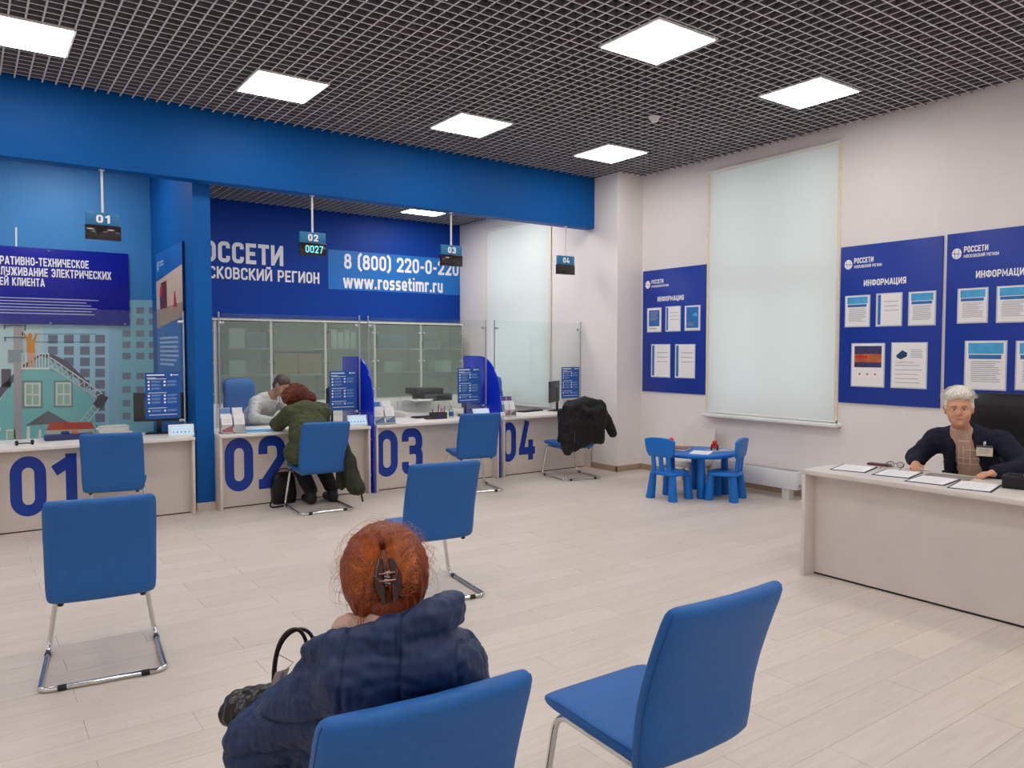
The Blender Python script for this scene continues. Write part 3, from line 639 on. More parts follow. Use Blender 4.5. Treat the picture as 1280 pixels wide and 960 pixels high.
# things stored behind the frosted glass
def stored(x, z, w, h, col, label, cat, name, dep=.26, y=KY + .05):
    bx = MB().box(x, x + w, y, y + dep, z, z + h).build(name, M('stored_' + col, col, .6, var=.05), None, bevel=.006)
    tag(bx, label, cat, 'things stored in the frosted glass cabinets'); return bx
stored(2.96, 1.62, .22, .27, 'e8ece6', 'white archive box on the top shelf behind frosted glass, near the pillar', 'box', 'archive_box')
stored(3.22, 1.62, .26, .22, '8f9db8', 'blue grey box on the top shelf behind frosted glass', 'box', 'archive_box')
stored(2.96, 1.25, .22, .2, 'e2eae8', 'white box on the middle shelf behind frosted glass, near the pillar', 'box', 'archive_box')
stored(3.58, 1.25, .34, .3, 'c49a68', 'left tan cardboard box on the middle shelf behind frosted glass', 'box', 'cardboard_box')
stored(3.94, 1.25, .34, .29, 'c49a68', 'right tan cardboard box on the middle shelf behind frosted glass', 'box', 'cardboard_box')
for k in range(4): stored(4.44 + .1 * k, 1.62, .08, .28 - .04 * (k % 2), 'eef0ee', ('leftmost', 'second from the left', 'second from the right', 'rightmost')[k] + ' of four white ring binders behind the frosted glass', 'binder', 'ring_binder')
stored(5.2, 1.62, .5, .22, '6f93b4', 'blue box on the top shelf behind frosted glass, centre cabinet', 'box', 'archive_box')
stored(6.0, 1.62, .3, .12, 'a9b4ac', 'grey low box on the top shelf at the right end', 'box', 'archive_box')
stored(5.3, 1.25, .3, .16, 'c2ccc2', 'pale low box on the middle shelf behind the printer', 'box', 'archive_box')
stored(6.2, 1.25, .3, .18, 'd8dcd4', 'pale box on the middle shelf at the right end', 'box', 'archive_box')

# low cabinet with printer
t = thing('low_cabinet', 'low white office cabinet carrying the printer', 'cabinet', (5.72, 9.85, 0))
MB().box(-.55, .55, 0, .5, .03, .68).build('body', laminw, t, bevel=.003)
MB().box(-.53, .53, .02, .48, 0, .03).build('plinth', darkgap, t)
for s in (-1, 1):
    dr = MB().box(min(s * .005, s * .54), max(s * .005, s * .54), -.018, 0, .05, .66).build('door', laminw, t, bevel=.002)
    MB().lathe([(.012, 0), (.012, .02)], (s * .06, -.018, .55), 10, (0, -1, 0)).build('knob', steel, dr, smooth=40)
t = thing('printer', 'dark and light grey office printer behind counter 03', 'printer', (5.66, 9.88, .68))
MB().box(-.30, .30, .02, .42, 0, .16).build('body', M('printer_grey', 'cfcdc8', .45), t, bevel=.012)
MB().box(-.14, .34, .03, .42, .16, .26).build('scanner_body', darkgrey, t, bevel=.01)
MB().box(-.26, .20, .05, .42, .26, .35).build('document_feeder', M('printer_dark', '3a393e', .45), t, bevel=.012)
MB().box(-.38, -.08, -.1, .2, .165, .182).build('paper_tray', MATS['printer_grey'], t, bevel=.003)
MB().box(-.30, -.02, -.02, .26, .182, .19).build('paper_stack', paper, t)
MB().box(.06, .28, .005, .02, .19, .24).build('control_panel', blackp, t, bevel=.003)

# office swivel chairs
def swivel(label, loc, rz, top=1.25, mat=chairm, seat=.47, w=.46, arms=False):
    t = thing('office_chair', label, 'chair', loc, rz)
    MB().tube([(0, 0, .06), (0, 0, seat - .06)], [.03, .026], 14).build('gas_lift', blackp, t, smooth=40)
    for k in range(5):
        a = 2 * math.pi * k / 5 + .3
        MB().tube([(0, 0, .09), (.28 * math.cos(a), .28 * math.sin(a), .065)], [.024, .015], 8).build('base_arm', blackp, t, smooth=40)
        MB().lathe([(.025, -.011), (.028, -.004), (.028, .004), (.025, .011)], (.28 * math.cos(a), .28 * math.sin(a), .029), 14, (-math.sin(a), math.cos(a), 0)).build('castor', blackp, t, smooth=40)
    s = [(slab(0, .02, seat - .06 + .1 * k2, w * (.94 + .06 * math.sin(math.pi * k2)), .46 * (.94 + .06 * math.sin(math.pi * k2)))) for k2 in (0, .25, .5, .75, 1)]
    MB().loft(s).build('seat', mat, t, smooth=60)
    rings = []; hz = [seat + .02, seat + .06, seat + .2, seat + .35, top - .26, top - .2, top - .1, top - .03, top]
    for i, z in enumerate(hz):
        f = (z - hz[0]) / (top - hz[0]); ww = w * (.8, .98, 1, 1, .96, .9, .92, .86, .6)[i]; th = (.05, .08, .1, .09, .08, .1, .11, .1, .05)[i]
        rings.append([(ww / 2 * sg(math.cos(q)) * abs(math.cos(q)) ** .5, -.22 - .10 * f + th / 2 * sg(math.sin(q)) * abs(math.sin(q)) ** .6, z) for q in [2 * math.pi * k / 28 for k in range(28)]])
    MB().loft(rings).build('backrest', mat, t, smooth=60)
    MB().tube(fillet([(0, -.1, seat - .07), (0, -.30, seat - .05), (0, -.335, seat + .2)], .05), .02, 8).build('back_bracket', blackp, t, smooth=40)
    if arms:
        for sx in (-1, 1): MB().tube(fillet([(sx * .22, -.1, seat - .04), (sx * .29, -.1, seat), (sx * .29, -.12, seat + .2), (sx * .28, .16, seat + .22)], .05), .02, 8).build('armrest', blackp, t, smooth=50)
    return t
def sg(v): return 1 if v >= 0 else -1
def slab(x, y, z, w, d, n=28, e=.45): return [(x + w / 2 * sg(math.cos(q)) * abs(math.cos(q)) ** e, y + d / 2 * sg(math.sin(q)) * abs(math.sin(q)) ** e, z) for q in [2 * math.pi * k / n for k in range(n)]]
swivel('blue high back office chair behind the employee at counter 02', (2.80, 9.17, 0), 197)
swivel('blue high back office chair standing empty behind counter 03', (6.12, 9.0, 0), 160, 1.22)

# ================================================================ INFORMATION BOARDS ON THE RIGHT WALL
def rw(x, y, X=XR - .02): p = on_x(x, y, X); return p[1], p[2]
HOLD = M('holder_edge', 'c4c8d4', .3, var=.02)
def info_board(label, y_left, y_right, z0, z1, sheets, head=True):
    """y_left is the far (left in view) edge; frame u runs towards the viewer's right"""
    w = y_left - y_right; h = z1 - z0
    t = thing('information_board', label, 'board', (XR - .018, (y_left + y_right) / 2, z0), group='blue information boards')
    F = Frame((XR - .0185, y_left, z0), (0, -1, 0), (0, 0, 1))
    MB().box(XR - .018, XR - .001, y_right, y_left, z0, z1).build('panel', boardm, t, world=True, bevel=.002)
    q = MB(); disc(q, F, .085 * w, h * .885, .042 * w, .001, 20, .048 * w); q.build('emblem', white, t, world=True)
    q = MB(); lettering(q, F, 'РОССЕТИ', .145 * w, h * .888, .034 * h, .2 * w, t=.18); q.build('name_lettering', white, t, world=True); q = MB(); lettering(q, F, 'МОСКОВСКИЙ РЕГИОН', .145 * w, h * .858, .018 * h, .285 * w, t=.16); q.build('region_lettering', white, t, world=True)
    q = MB(); lettering(q, F, 'ИНФОРМАЦИЯ', .25 * w, h * .74, .040 * h, .42 * w, t=.18); q.build('heading_lettering', white, t, world=True)
    q = MB()   # meridian lines on the round emblem
    for k in (-1, 1): q.poly(F, [(.085 * w + k * .012 * w - .002, h * .885 - .04 * w), (.085 * w + k * .012 * w + .002, h * .885 - .04 * w), (.085 * w + k * .02 * w + .002, h * .885 + .036 * w), (.085 * w + k * .02 * w - .002, h * .885 + .036 * w)], .0016)
    q.poly(F, [(.045 * w, h * .885), (.125 * w, h * .88), (.125 * w, h * .883), (.045 * w, h * .888)], .0016)
    q.build('emblem_lines', boardm, t, world=True)
    for (u0, u1, v0, v1, style) in sheets:
        G = Frame(F(0, 0, .002), F.u, F.v)
        s = MB().fbox(G, u0 - .012, u1 + .012, v0 - .012, v1 + .008, 0, .003).build('pocket', HOLD, t, world=True)
        MB().fbox(G, u0, u1, v0, v1, .003, .0045).build('sheet', paper, s, world=True)
        W_, H_ = u1 - u0, v1 - v0; q = MB(); q2 = MB(); q3 = MB(); mats = [bluegrey, greyprint, skyprint]; c = .0055
        def rc(mb, a, b_, d, e): mb.poly(G, [(u0 + a * W_, v0 + b_ * H_), (u0 + d * W_, v0 + b_ * H_), (u0 + d * W_, v0 + e * H_), (u0 + a * W_, v0 + e * H_)], c)
        if style == 'blue':
            rc(q, .1, .22, .92, .92); lines(q2, G, u0 + .2 * W_, u0 + .8 * W_, v0 + .45 * H_, v0 + .85 * H_, 6, .4, .0062); lines(q2, G, u0 + .15 * W_, u0 + .7 * W_, v0 + .07 * H_, v0 + .15 * H_, 2, .5, c)
        elif style == 'blue2':
            rc(q, .08, .08, .94, .96); q3.poly(G, [(u0 + .5 * W_, v0 + .62 * H_), (u0 + .8 * W_, v0 + .55 * H_), (u0 + .9 * W_, v0 + .6 * H_), (u0 + .75 * W_, v0 + .74 * H_)], .0062); lines(q2, G, u0 + .15 * W_, u0 + .6 * W_, v0 + .15 * H_, v0 + .3 * H_, 3, .4, .0062)
        elif style == 'strip':
            rc(q, .03, .02, .16, .98); lines(q2, G, u0 + .3 * W_, u0 + .92 * W_, v0 + .34 * H_, v0 + .76 * H_, 3, .12, c, .1)
        elif style == 'photo':
            rc(q3, .06, .74, .95, .97); rc(q, .08, .63, .9, .72); lines(q2, G, u0 + .14 * W_, u0 + .88 * W_, v0 + .12 * H_, v0 + .58 * H_, 11, .3, c)
        elif style == 'sunset':
            mats = [M('poster_sunset', 'b8643c', .5, var=.35, scale=9), redp, M('poster_dusk', '3c3868', .5, var=.2, scale=10)]
            rc(q, .07, .56, .94, .76); rc(q3, .07, .76, .94, .95)
            for k in range(3): disc(q2, G, u0 + (.25 + .25 * k) * W_, v0 + .28 * H_, .03 * W_, c)
            q2.poly(G, [(u0 + .1 * W_, v0 + .66 * H_), (u0 + .5 * W_, v0 + .66 * H_), (u0 + .5 * W_, v0 + .71 * H_), (u0 + .1 * W_, v0 + .71 * H_)], .0062)
            rc(q3, .07, .44, .94, .56)
        elif style == 'shape':
            mats = [M('poster_navy', '24406c', .5), greyprint, skyprint]; q.poly(G, [(u0 + a * W_, v0 + b_ * H_) for a, b_ in ((.12, .72), (.3, .84), (.45, .78), (.44, .7), (.26, .63), (.14, .67))], c)
            for v in (.55, .48, .38, .28, .18, .09): lines(q2, G, u0 + .1 * W_, u0 + .9 * W_, v0 + v * H_, v0 + (v + .02) * H_, 1, .6, c, .3)
            lines(q2, G, u0 + .55 * W_, u0 + .9 * W_, v0 + .65 * H_, v0 + .85 * H_, 5, .3, c)
        for mb, nm, mt in ((q, 'print', mats[0]), (q2, 'small_print', mats[1]), (q3, 'picture', mats[2])):
            if mb.f: mb.build(nm, mt, s, world=True)
def shp(lst, y_left, z0):
    out = []
    for x0, y0, x1, y1, st in lst:
        a = rw(x0, y0); c = rw(x1, y1); out.append((y_left - a[0], y_left - c[0], c[1] - z0, a[1] - z0, st))
    return out
info_board('narrow blue information board with five sheets left of the tall window', 7.27, 6.21, 1.05, 2.635,
           shp([(810, 386, 826, 414, 'blue'), (833, 384, 850, 413, 'strip'), (857, 383, 874.5, 412, 'blue2'), (815, 431, 837, 471, 'strip'), (845, 431, 868, 472, 'strip')], 7.27, 1.05))
info_board('blue information board with a sunset poster right of the tall window', 4.455, 3.445, 1.055, 2.645,
           shp([(1058, 371, 1086, 407, 'photo'), (1097, 368, 1126, 406, 'strip'), (1137.5, 366, 1168, 405, 'photo'), (1066, 430, 1104, 483, 'sunset'), (1116, 429, 1157, 485, 'shape')], 4.455, 1.055))
info_board('blue information board cut by the right picture edge above the grey haired woman', 3.41, 2.40, 1.045, 2.65,
           shp([(1199, 362, 1233, 402, 'photo'), (1248, 359, 1284, 401, 'photo'), (1208, 427, 1256, 487, 'photo'), (1272, 427, 1326, 488, 'photo')], 3.41, 1.045))

# ================================================================ RECEPTION DESK
DX0, DX1, DY0, DY1, DZ = 4.77, 5.44, .9, 3.16, .755
t = thing('reception_desk', 'wide pale reception desk with papers on top at the right', 'desk', (DX0, (DY0 + DY1) / 2, 0)); hy = (DY1 - DY0) / 2
MB().box(0, DX1 - DX0, -hy, hy, DZ - .032, DZ).build('worktop', M('desk_top', 'd3cdc6', .35, var=.03, scale=5), t, bevel=.003)
for s in (-1, 1): MB().box(.01, DX1 - DX0 - .02, s * hy - (.026 if s > 0 else 0), s * hy + (.026 if s < 0 else 0), 0, DZ - .032).build('side_panel', M('desk_panel', 'd4ccc7', .4, var=.03, scale=4), t, bevel=.002)
MB().box(.125, .147, -hy + .026, hy - .026, .014, DZ - .032).build('front_panel', MATS['desk_panel'], t)
MB().box(.13, .142, -hy + .03, hy - .03, 0, .014).build('plinth', blackp, t)
def sheet(label, cx, cy, rz, name='paper_sheet', w=.30, d=.21, z=DZ, n=1, mat=paper, base=None, cat='paper', group=None):
    t = thing(name, label, cat, (cx, cy, z), rz, group)
    z_ = 0
    if base:
        MB().box(-w / 2 - .012, w / 2 + .012, -d / 2 - .012, d / 2 + .012, .0, .004).build('folder', base, t); z_ = .004
    for k in range(n): MB().box(-w / 2 + .004 * k, w / 2 + .003 * k, -d / 2 + .002 * k, d / 2 - .002 * k, z_ + .001 * k, z_ + .001 * k + .0009).build('sheet', mat, t)
    q = MB(); F = Frame((-w / 2, -d / 2, z_ + n * .001 + .0002), (1, 0, 0), (0, 1, 0)); lines(q, F, .03, w - .03, .03, d - .03, 9, .25, 0); q.build('print', lightgrey, t)
    return t
navycl = M('navy_card', '26304c', .5)
g = 'printed sheets on the reception desk'
sheet('white printed sheet at the far left end of the reception desk', 5.10, 2.96, 15, base=navycl, group=g)
sheet('white printed sheet on the reception desk, second from its left end', 5.12, 2.66, 12, base=navycl, group=g)
sheet('white printed sheet in front of the grey haired woman, third from the left', 5.04, 2.39, 8, base=navycl, group=g)
sheet('white printed sheet on the reception desk nearest the black telephone', 5.02, 2.13, 12, n=2, base=navycl, group=g)
t = sheet('open glossy magazine lying under the grey haired woman hands', 5.27, 2.40, 100, name='magazine', w=.28, d=.2, mat=M('magazine_page', '8a8078', .3, var=.4, scale=18), cat='magazine')
# spectacles
t = thing('spectacles', 'pair of dark rimmed spectacles on a red case on the reception desk', 'glasses', (5.36, 2.80, DZ), 100)
for s in (-1, 1):
    MB().tube([(s * .032 + .024 * math.cos(a), .0, .026 + .02 * math.sin(a)) for a in [2 * math.pi * k / 16 for k in range(16)]], .0022, 6, True).build('rim', blackp, t, smooth=60)
    MB().tube([(s * .058, 0, .036), (s * .062, .06, .02), (s * .064, .13, .004)], .002, 6).build('temple', blackp, t, smooth=60)
    MB().lathe([(.021, -.0006), (.021, .0006)], (s * .032, 0, .026), 16, (0, 1, 0)).build('lens', clearp, t)
MB().tube([(-.009, 0, .03), (0, 0, .034), (.009, 0, .03)], .002, 6).build('bridge', blackp, t, smooth=60)
t = thing('spectacle_case', 'flat dark red spectacle case under the spectacles', 'case', (5.38, 2.93, DZ), 95)
MB().box(-.08, .08, -.03, .03, 0, .016).build('body', M('case_red', '5c2430', .5), t, bevel=.007)
# telephone
t = thing('desk_telephone', 'black desk telephone at the right end of the reception desk', 'telephone', (5.22, 1.94, DZ), 100)
F = Frame((0, 0, 0), (0, 1, 0), (0, 0, 1)); MB().prism(F, [(-.10, 0), (.10, 0), (.10, .075), (.06, .085), (-.10, .03)], -.095, .095).build('body', blackp, t, bevel=.006)
MB().tube(fillet([(-.07, -.09, .075), (-.07, -.05, .085), (-.07, .07, .115), (-.07, .095, .105)], .02), [.022] * 3 + [.016] * 8 + [.022] * 3 if False else .02, 10).build('handset', M('phone_black', '18181a', .3), t, smooth=50)
q = MB()
for i in range(3):
    for j in range(4): q.box(-.01 + .026 * i, .008 + .026 * i, -.06 + .024 * j, -.046 + .024 * j, .045 + .0072 * j, .058 + .0072 * j)
q.build('keypad', darkgrey, t); MB().box(-.01, .075, .04, .075, .075, .092).build('display', dispm, t, bevel=.002)
cord = [(-.07 + .012 * math.cos(k * 1.2) - .04, -.1 - .0006 * k + .01 * math.sin(k * 1.2), .02 + .0003 * k) for k in range(60)]
MB().tube(cord, .0025, 5).build('coiled_cord', blackp, t, smooth=60)
t = thing('acrylic_stand', 'clear acrylic stand cut by the right picture edge on the reception desk', 'stand', (5.02, 1.73, DZ), 90)
MB().box(-.11, .11, -.003, .0, 0, .22).build('back_plate', clearp, t); MB().box(-.11, .11, -.06, .003, 0, .004).build('foot', clearp, t); MB().box(-.1, .1, .0, .0012, .01, .21).build('card', paper, t)
swivel('large black executive chair behind the grey haired woman', (6.0, 2.42, 0), 100, 1.27, M('black_leather', '121214', .4, var=.1, bump=.15, bscale=120), .48, .56, True)

# ================================================================ CANTILEVER CHAIRS
def make_chair():
    t = thing('cantilever_chair', 'blue cantilever chair', 'chair', (0, 0, 0))
    prof = [(.368, -.105, .205, .25), (.371, -.110, .215, .5), (.38, -.119, .227, .8), (.40, -.127, .236, 1), (.45, -.134, .240, 1), (.52, -.142, .241, 1), (.58, -.153, .241, 1), (.65, -.172, .241, 1), (.72, -.195, .241, 1), (.79, -.221, .240, 1), (.84, -.241, .239, 1), (.868, -.252, .237, .92), (.882, -.257, .232, .72), (.890, -.260, .224, .42), (.893, -.261, .215, .15)]
    N = 44; TH = .074
    def bpt(z, y, hw, f, q):
        cx = sg(math.cos(q)) * abs(math.cos(q)) ** .30; sy = sg(math.sin(q)) * abs(math.sin(q)) ** .55
        return (hw * cx, y - .018 * (1 - cx * cx) + TH * f / 2 * sy, z)
    bk = MB().loft([[bpt(*p, 2 * math.pi * k / N) for k in range(N)] for p in prof]).build('backrest', chairm, t, smooth=70)
    for q in (1.5 * math.pi - 1.43, 1.5 * math.pi + 1.43):
        MB().tube([Vector(bpt(*p, q)) + Vector((0, -.0005, 0)) for p in prof[2:-2]], .0016, 5).build('seam', M('seam_blue', '1c4680', .6), bk, smooth=60)
    rings = []
    for y, zt, zb, hw in ((-.135, .425, .40, .20), (-.13, .44, .395, .222), (-.11, .446, .388, .230), (-.02, .446, .388, .234), (.08, .449, .391, .236), (.18, .453, .395, .236), (.26, .452, .398, .234), (.30, .446, .402, .230), (.322, .437, .409, .222), (.329, .426, .416, .21)):
        rings.append([(hw * sg(math.cos(q)) * abs(math.cos(q)) ** .28, y, (zt + zb) / 2 + (zt - zb) / 2 * sg(math.sin(q)) * abs(math.sin(q)) ** .5) for q in [-2 * math.pi * k / 36 for k in range(36)]])
    st = MB().loft(rings[::-1]).build('seat', chairm, t, smooth=70)
    for s in (-1, 1): MB().tube([(s * .2325, y, z) for y, z in ((-.09, .434), (0, .434), (.12, .438), (.22, .441), (.28, .438))], .0016, 5).build('seam', MATS['seam_blue'], st, smooth=60)
    half = [(.2, -.10, .374), (.2, .282, .384), (.255, .30, .0135), (.268, -.27, .0135)]
    path = half + [(-x, y, z) for x, y, z in half[::-1]]
    MB().tube(fillet(path, [0, .06, .05, .045, .045, .05, .06, 0], 8), .0125, 14).build('tube_frame', chrome, t, smooth=60)
    for s in (-1, 1):
        MB().tube([(s * .195, -.27, .0135), (s * .158, -.27, .0135)], .0145, 12).build('floor_glide', blackp, t, smooth=40)
        MB().tube([(s * .2565, .235, .0135), (s * .2575, .195, .0135)], .0145, 12).build('floor_glide', blackp, t, smooth=40)
        MB().lathe([(.013, 0), (.015, -.008), (.012, -.018), (0, -.021)][::-1], (s * .18, -.118, .374), 12).build('frame_knob', blackp, t, smooth=40)
    MB().box(-.19, .19, -.07, -.03, .368, .388).build('cross_rail', blackp, t, bevel=.003)
    return t
ch0 = make_chair(); first = True
chairs = {'A': ((1.06, 7.46), -13, 'blue cantilever chair at counter 01, behind another chair and closest to the mural'),
          'B': ((.545, 4.33), -7, 'blue cantilever chair standing alone at far left with its chrome base fully visible'),
          'C': ((2.88, 7.36), -3, 'blue cantilever chair at counter 02 under the woman in the green jacket'),
          'D': ((2.475, 4.37), -8, 'blue cantilever chair in mid room right behind the red haired woman head'),
          'E': ((4.72, 7.35), -13, 'blue cantilever chair standing empty at counter 03'),
          'F': ((6.19, 7.345), -9, 'blue cantilever chair at counter 04 with a black jacket over its back'),
          'G': ((1.775, 1.66), -1, 'large empty blue cantilever chair in the right foreground'),
          'H': ((.785, 1.60), -5, 'blue cantilever chair at bottom edge under the woman in the quilted coat')}
CH = {}
for k, (xy, rz, lab) in chairs.items():
    c = ch0 if first else copy_tree(ch0); first = False
    c.location = (*xy, 0); c.rotation_euler.z = R(rz); c['label'] = lab; c['group'] = 'blue cantilever visitor chairs'; CH[k] = c

# ================================================================ CHILDREN'S CORNER
def kid_leg(mb, x, y, h, r0=.048, r1=.034, lean=(0, 0)):
    mb.loft([[(x + lean[0] * (1 - f) + (r0 + (r1 - r0) * f) * e * math.cos(a), y + lean[1] * (1 - f) + (r0 + (r1 - r0) * f) * e * math.sin(a), h * f) for a in [2 * math.pi * k / 18 for k in range(18)]] for f, e in ((0, .85), (.015, 1), (.5, 1), (1, 1))]); return mb
t = thing('kids_table', 'round blue plastic kids table by the radiator', 'table', (6.60, 5.66, 0))
MB().lathe([(0, .432), (.37, .432), (.405, .44), (.42, .455), (.42, .467), (.41, .478), (.39, .48), (0, .48)], (0, 0, 0), 48).build('table_top', kidblue, t, smooth=40)
for k in range(4):
    a = R(228 + 90 * k); MB_ = MB(); kid_leg(MB_, .29 * math.cos(a), .29 * math.sin(a), .435, .05, .036); MB_.build('leg', kidblue, t, smooth=50)
def kid_chair(label, loc, rz):
    t = thing('kids_chair', label, 'chair', (*loc, 0), rz, 'blue plastic kids chairs')
    MB().loft([slab(0, 0, z, .36 * f, .33 * f, 32, .5) for z, f in ((.262, .92), (.27, 1), (.292, 1), (.30, .96))]).build('seat', kidblue, t, smooth=50)
    for sx in (-1, 1):
        for sy in (-1, 1):
            m = MB(); kid_leg(m, sx * .13, sy * .118, .265, .050, .037, (sx * .02, sy * .018)); m.build('leg', kidblue, t, smooth=50)
    for sx in (-1, 0, 1):
        MB().loft([[(sx * .098 * (1 + .02 * f) + .030 * math.cos(a), -.135 - .022 * f + .015 * math.sin(a), .29 + .19 * f) for a in [2 * math.pi * k / 14 for k in range(14)]] for f in (0, .5, 1)]).build('back_spindle', kidblue, t, smooth=50)
    F = Frame((0, -.155, .46), (1, 0, 0), (0, -.10, 1))
    pl = [(-.145, 0), (.145, 0), (.178, .05), (.195, .17)] + [(.195 * math.cos(a) ** 1 if True else 0, .175 + .03 * math.sin(a)) for a in [math.pi * k / 10 for k in range(1, 10)]] + [(-.195, .17), (-.178, .05)]
    MB().prism(F, [(v.x, v.y) for v in fillet([(a, b, 0) for a, b in pl], .03, 3, True)], -.017, .017).build('backrest', kidblue, t, bevel=.008)
kid_chair('blue plastic kids chair with its back to the viewer, left of the round table', (6.15, 5.66), -86)
kid_chair('blue plastic kids chair seen edge-on right of the round table', (6.60, 5.28), 22)
# pale low chair in the corner behind the table
t = thing('low_chair', 'low off-white chair standing against the wall behind the kids table', 'chair', (6.98, 6.16, 0), 90)
pale = M('pale_upholstery', 'd6cec8', .7, var=.03, bump=.05)
MB().loft([slab(0, .0, z, .48 * f, .44 * f, 28, .3) for z, f in ((.225, .96), (.235, 1), (.285, 1), (.3, .96))]).build('seat', pale, t, smooth=50)
MB().loft([slab(0, -.20 - .04 * f2, .27 + .39 * f2, .48 * g_, .05 * g_, 28, .25) for f2, g_ in ((0, .96), (.03, 1), (.97, 1), (1, .95))]).build('backrest', pale, t, smooth=50)
for sx in (-1, 1):
    for y in (-.17, .17): MB().box(sx * .2 - .018, sx * .2 + .018, y - .018, y + .018, 0, .23).build('leg', M('pale_leg', 'c4bab2', .5), t, bevel=.003)
# toys and papers on the table
TZ = .48
sheet('white drawing sheet on the round kids table', 6.50, 5.53, 30, w=.297, d=.21, z=TZ)
sheet('grey printed sheet under the red toy on the kids table', 6.82, 5.55, -20, w=.24, d=.2, z=TZ, mat=M('grey_sheet', 'b9bcc0', .6))
t = thing('picture_book', 'closed brown picture book with red spine on the kids table', 'book', (6.49, 5.82, TZ), 25)
MB().box(-.13, .13, -.09, .09, .0, .004).build('back_cover', M('book_brown', '8a5a44', .5), t); MB().box(-.126, .124, -.086, .086, .004, .022).build('pages', paper, t); MB().box(-.13, .13, -.09, .09, .022, .026).build('front_cover', MATS['book_brown'], t); MB().box(.124, .131, -.09, .09, 0, .026).build('spine', M('book_red', 'c04058', .5), t)
t = thing('toy_tractor', 'small red toy tractor on the kids table', 'toy', (6.78, 5.58, TZ + .001), 35)
MB().box(-.05, .03, -.022, .022, .03, .055).build('hood', redp, t, bevel=.006); MB().box(.0, .045, -.025, .025, .05, .10).build('cab', redp, t, bevel=.008)
for x, r in ((-.035, .02), (.03, .03)):
    for s in (-1, 1): MB().lathe([(r * .7, -.009), (r, -.006), (r, .006), (r * .7, .009)], (x, s * .033, r), 16, (0, 1, 0)).build('wheel', M('toy_tyre', '5a1614', .6), t, smooth=40)
MB().tube([(-.035, 0, .05), (-.035, 0, .085)], .005, 8).build('exhaust', blackp, t, smooth=40)
t = thing('toy_cup', 'small toy cup with a red knobbed lid behind the left kids chair', 'toy', (6.30, 5.78, TZ))
MB().lathe([(.022, 0), (.026, .08), (.026, .1)], (0, 0, 0), 18).build('cup', whitep, t, smooth=40)
MB().lathe([(.028, .1), (.03, .115), (.026, .135), (.014, .15), (0, .154)], (0, 0, 0), 18).build('lid', redp, t, smooth=40)

# convector under the window
t = thing('convector_heater', 'long white convector heater under the tall window', 'heater', (7.16, 5.3, 0))
MB().box(-.075, .075, -.55, .55, .115, .305).build('casing', M('heater_white', 'dedfe2', .35, var=.01), t, bevel=.006)
q = MB()
for k in range(34): q.box(-.055, .055, -.51 + .03 * k, -.495 + .03 * k, .305, .307)
q.build('top_grille', greymetal, t)
for y in (-.40, .40): MB().box(-.05, .05, y - .04, y + .04, 0, .115).build('foot', whitep, t, bevel=.003)
for dx, dy in ((-.02, -.585), (.03, -.64)):
    MB().tube([(dx, dy, .0), (dx, dy, .16)], .011, 10).build('pipe', steel, t, smooth=50); MB().lathe([(.026, 0), (.024, .012), (.012, .016)], (dx, dy, 0), 16).build('pipe_collar', whitep, t, smooth=40)
MB().tube([(-.02, -.54, .16), (-.02, -.60, .16)], .016, 10).build('valve', steel, t, smooth=40)
MB().lathe([(.018, 0), (.022, .01), (.02, .05), (.0, .055)], (.03, -.64, .155), 16).build('thermostat_knob', greymetal, t, smooth=40)

# ================================================================ THINGS ON THE COUNTERS
def leaflet_holder(label, loc, rz, cols, w=.2):
    t = thing('leaflet_holder', label, 'leaflet holder', (*loc, CZ), rz, 'leaflet holders on the counters')
    MB().box(-w / 2, w / 2, -.08, .09, 0, .004).build('base_plate', clearp, t)
    tip = math.tan(R(20))
    for r_, (y, z) in enumerate(((.05, .06), (-.03, .0))):
        for c_ in range(2):
            x = (-.25 + .5 * c_) * w; F = Frame((x - w * .21, y - .02, z + .004), (1, 0, 0), (0, tip, 1)); hh = .2
            MB().fbox(F, -.004, w * .42 + .004, 0, .09, .006, .0085).build('pocket', clearp, t)
            lf = MB().fbox(F, 0, w * .42, 0.0, hh, -.006, .003).build('leaflet', paper, t)
            q = MB(); col = cols[(r_ * 2 + c_) % len(cols)]
            if r_ == 0: q.fbox(F, 0, w * .42, hh * .7, hh * .98, .003, .004)
            else: q.poly(F, [(0, .015), (w * .42, .015), (w * .42, .085), (w * .2, .06), (0, .04)], .0036)
            q.build('print', M('leaflet_' + col, col, .5, var=.1, scale=30), lf)
            q = MB(); lines(q, F, .012, w * .36, .1, .15, 4, .35, .0036); q.build('small_print', lightgrey, lf)
    return t
leaflet_holder('clear leaflet holder beside the blue pillar on counter 02', (2.19, 7.87), -4, ['5f86c0', 'e8e8ea', 'd04a3a', 'dcdcde'], .24)
leaflet_holder('clear leaflet holder with white leaflets beside the divider on counter 03', (3.86, 7.875), -4, ['4a80bc', 'e8ecf0', '2a90d0', '2a90d0'], .26)
leaflet_holder('purple leaflet holder at the left end of counter 04', (5.60, 7.868), -8, ['5a4c8c', '6a4a80', 'c04a4a', '5a4c8c'], .16)
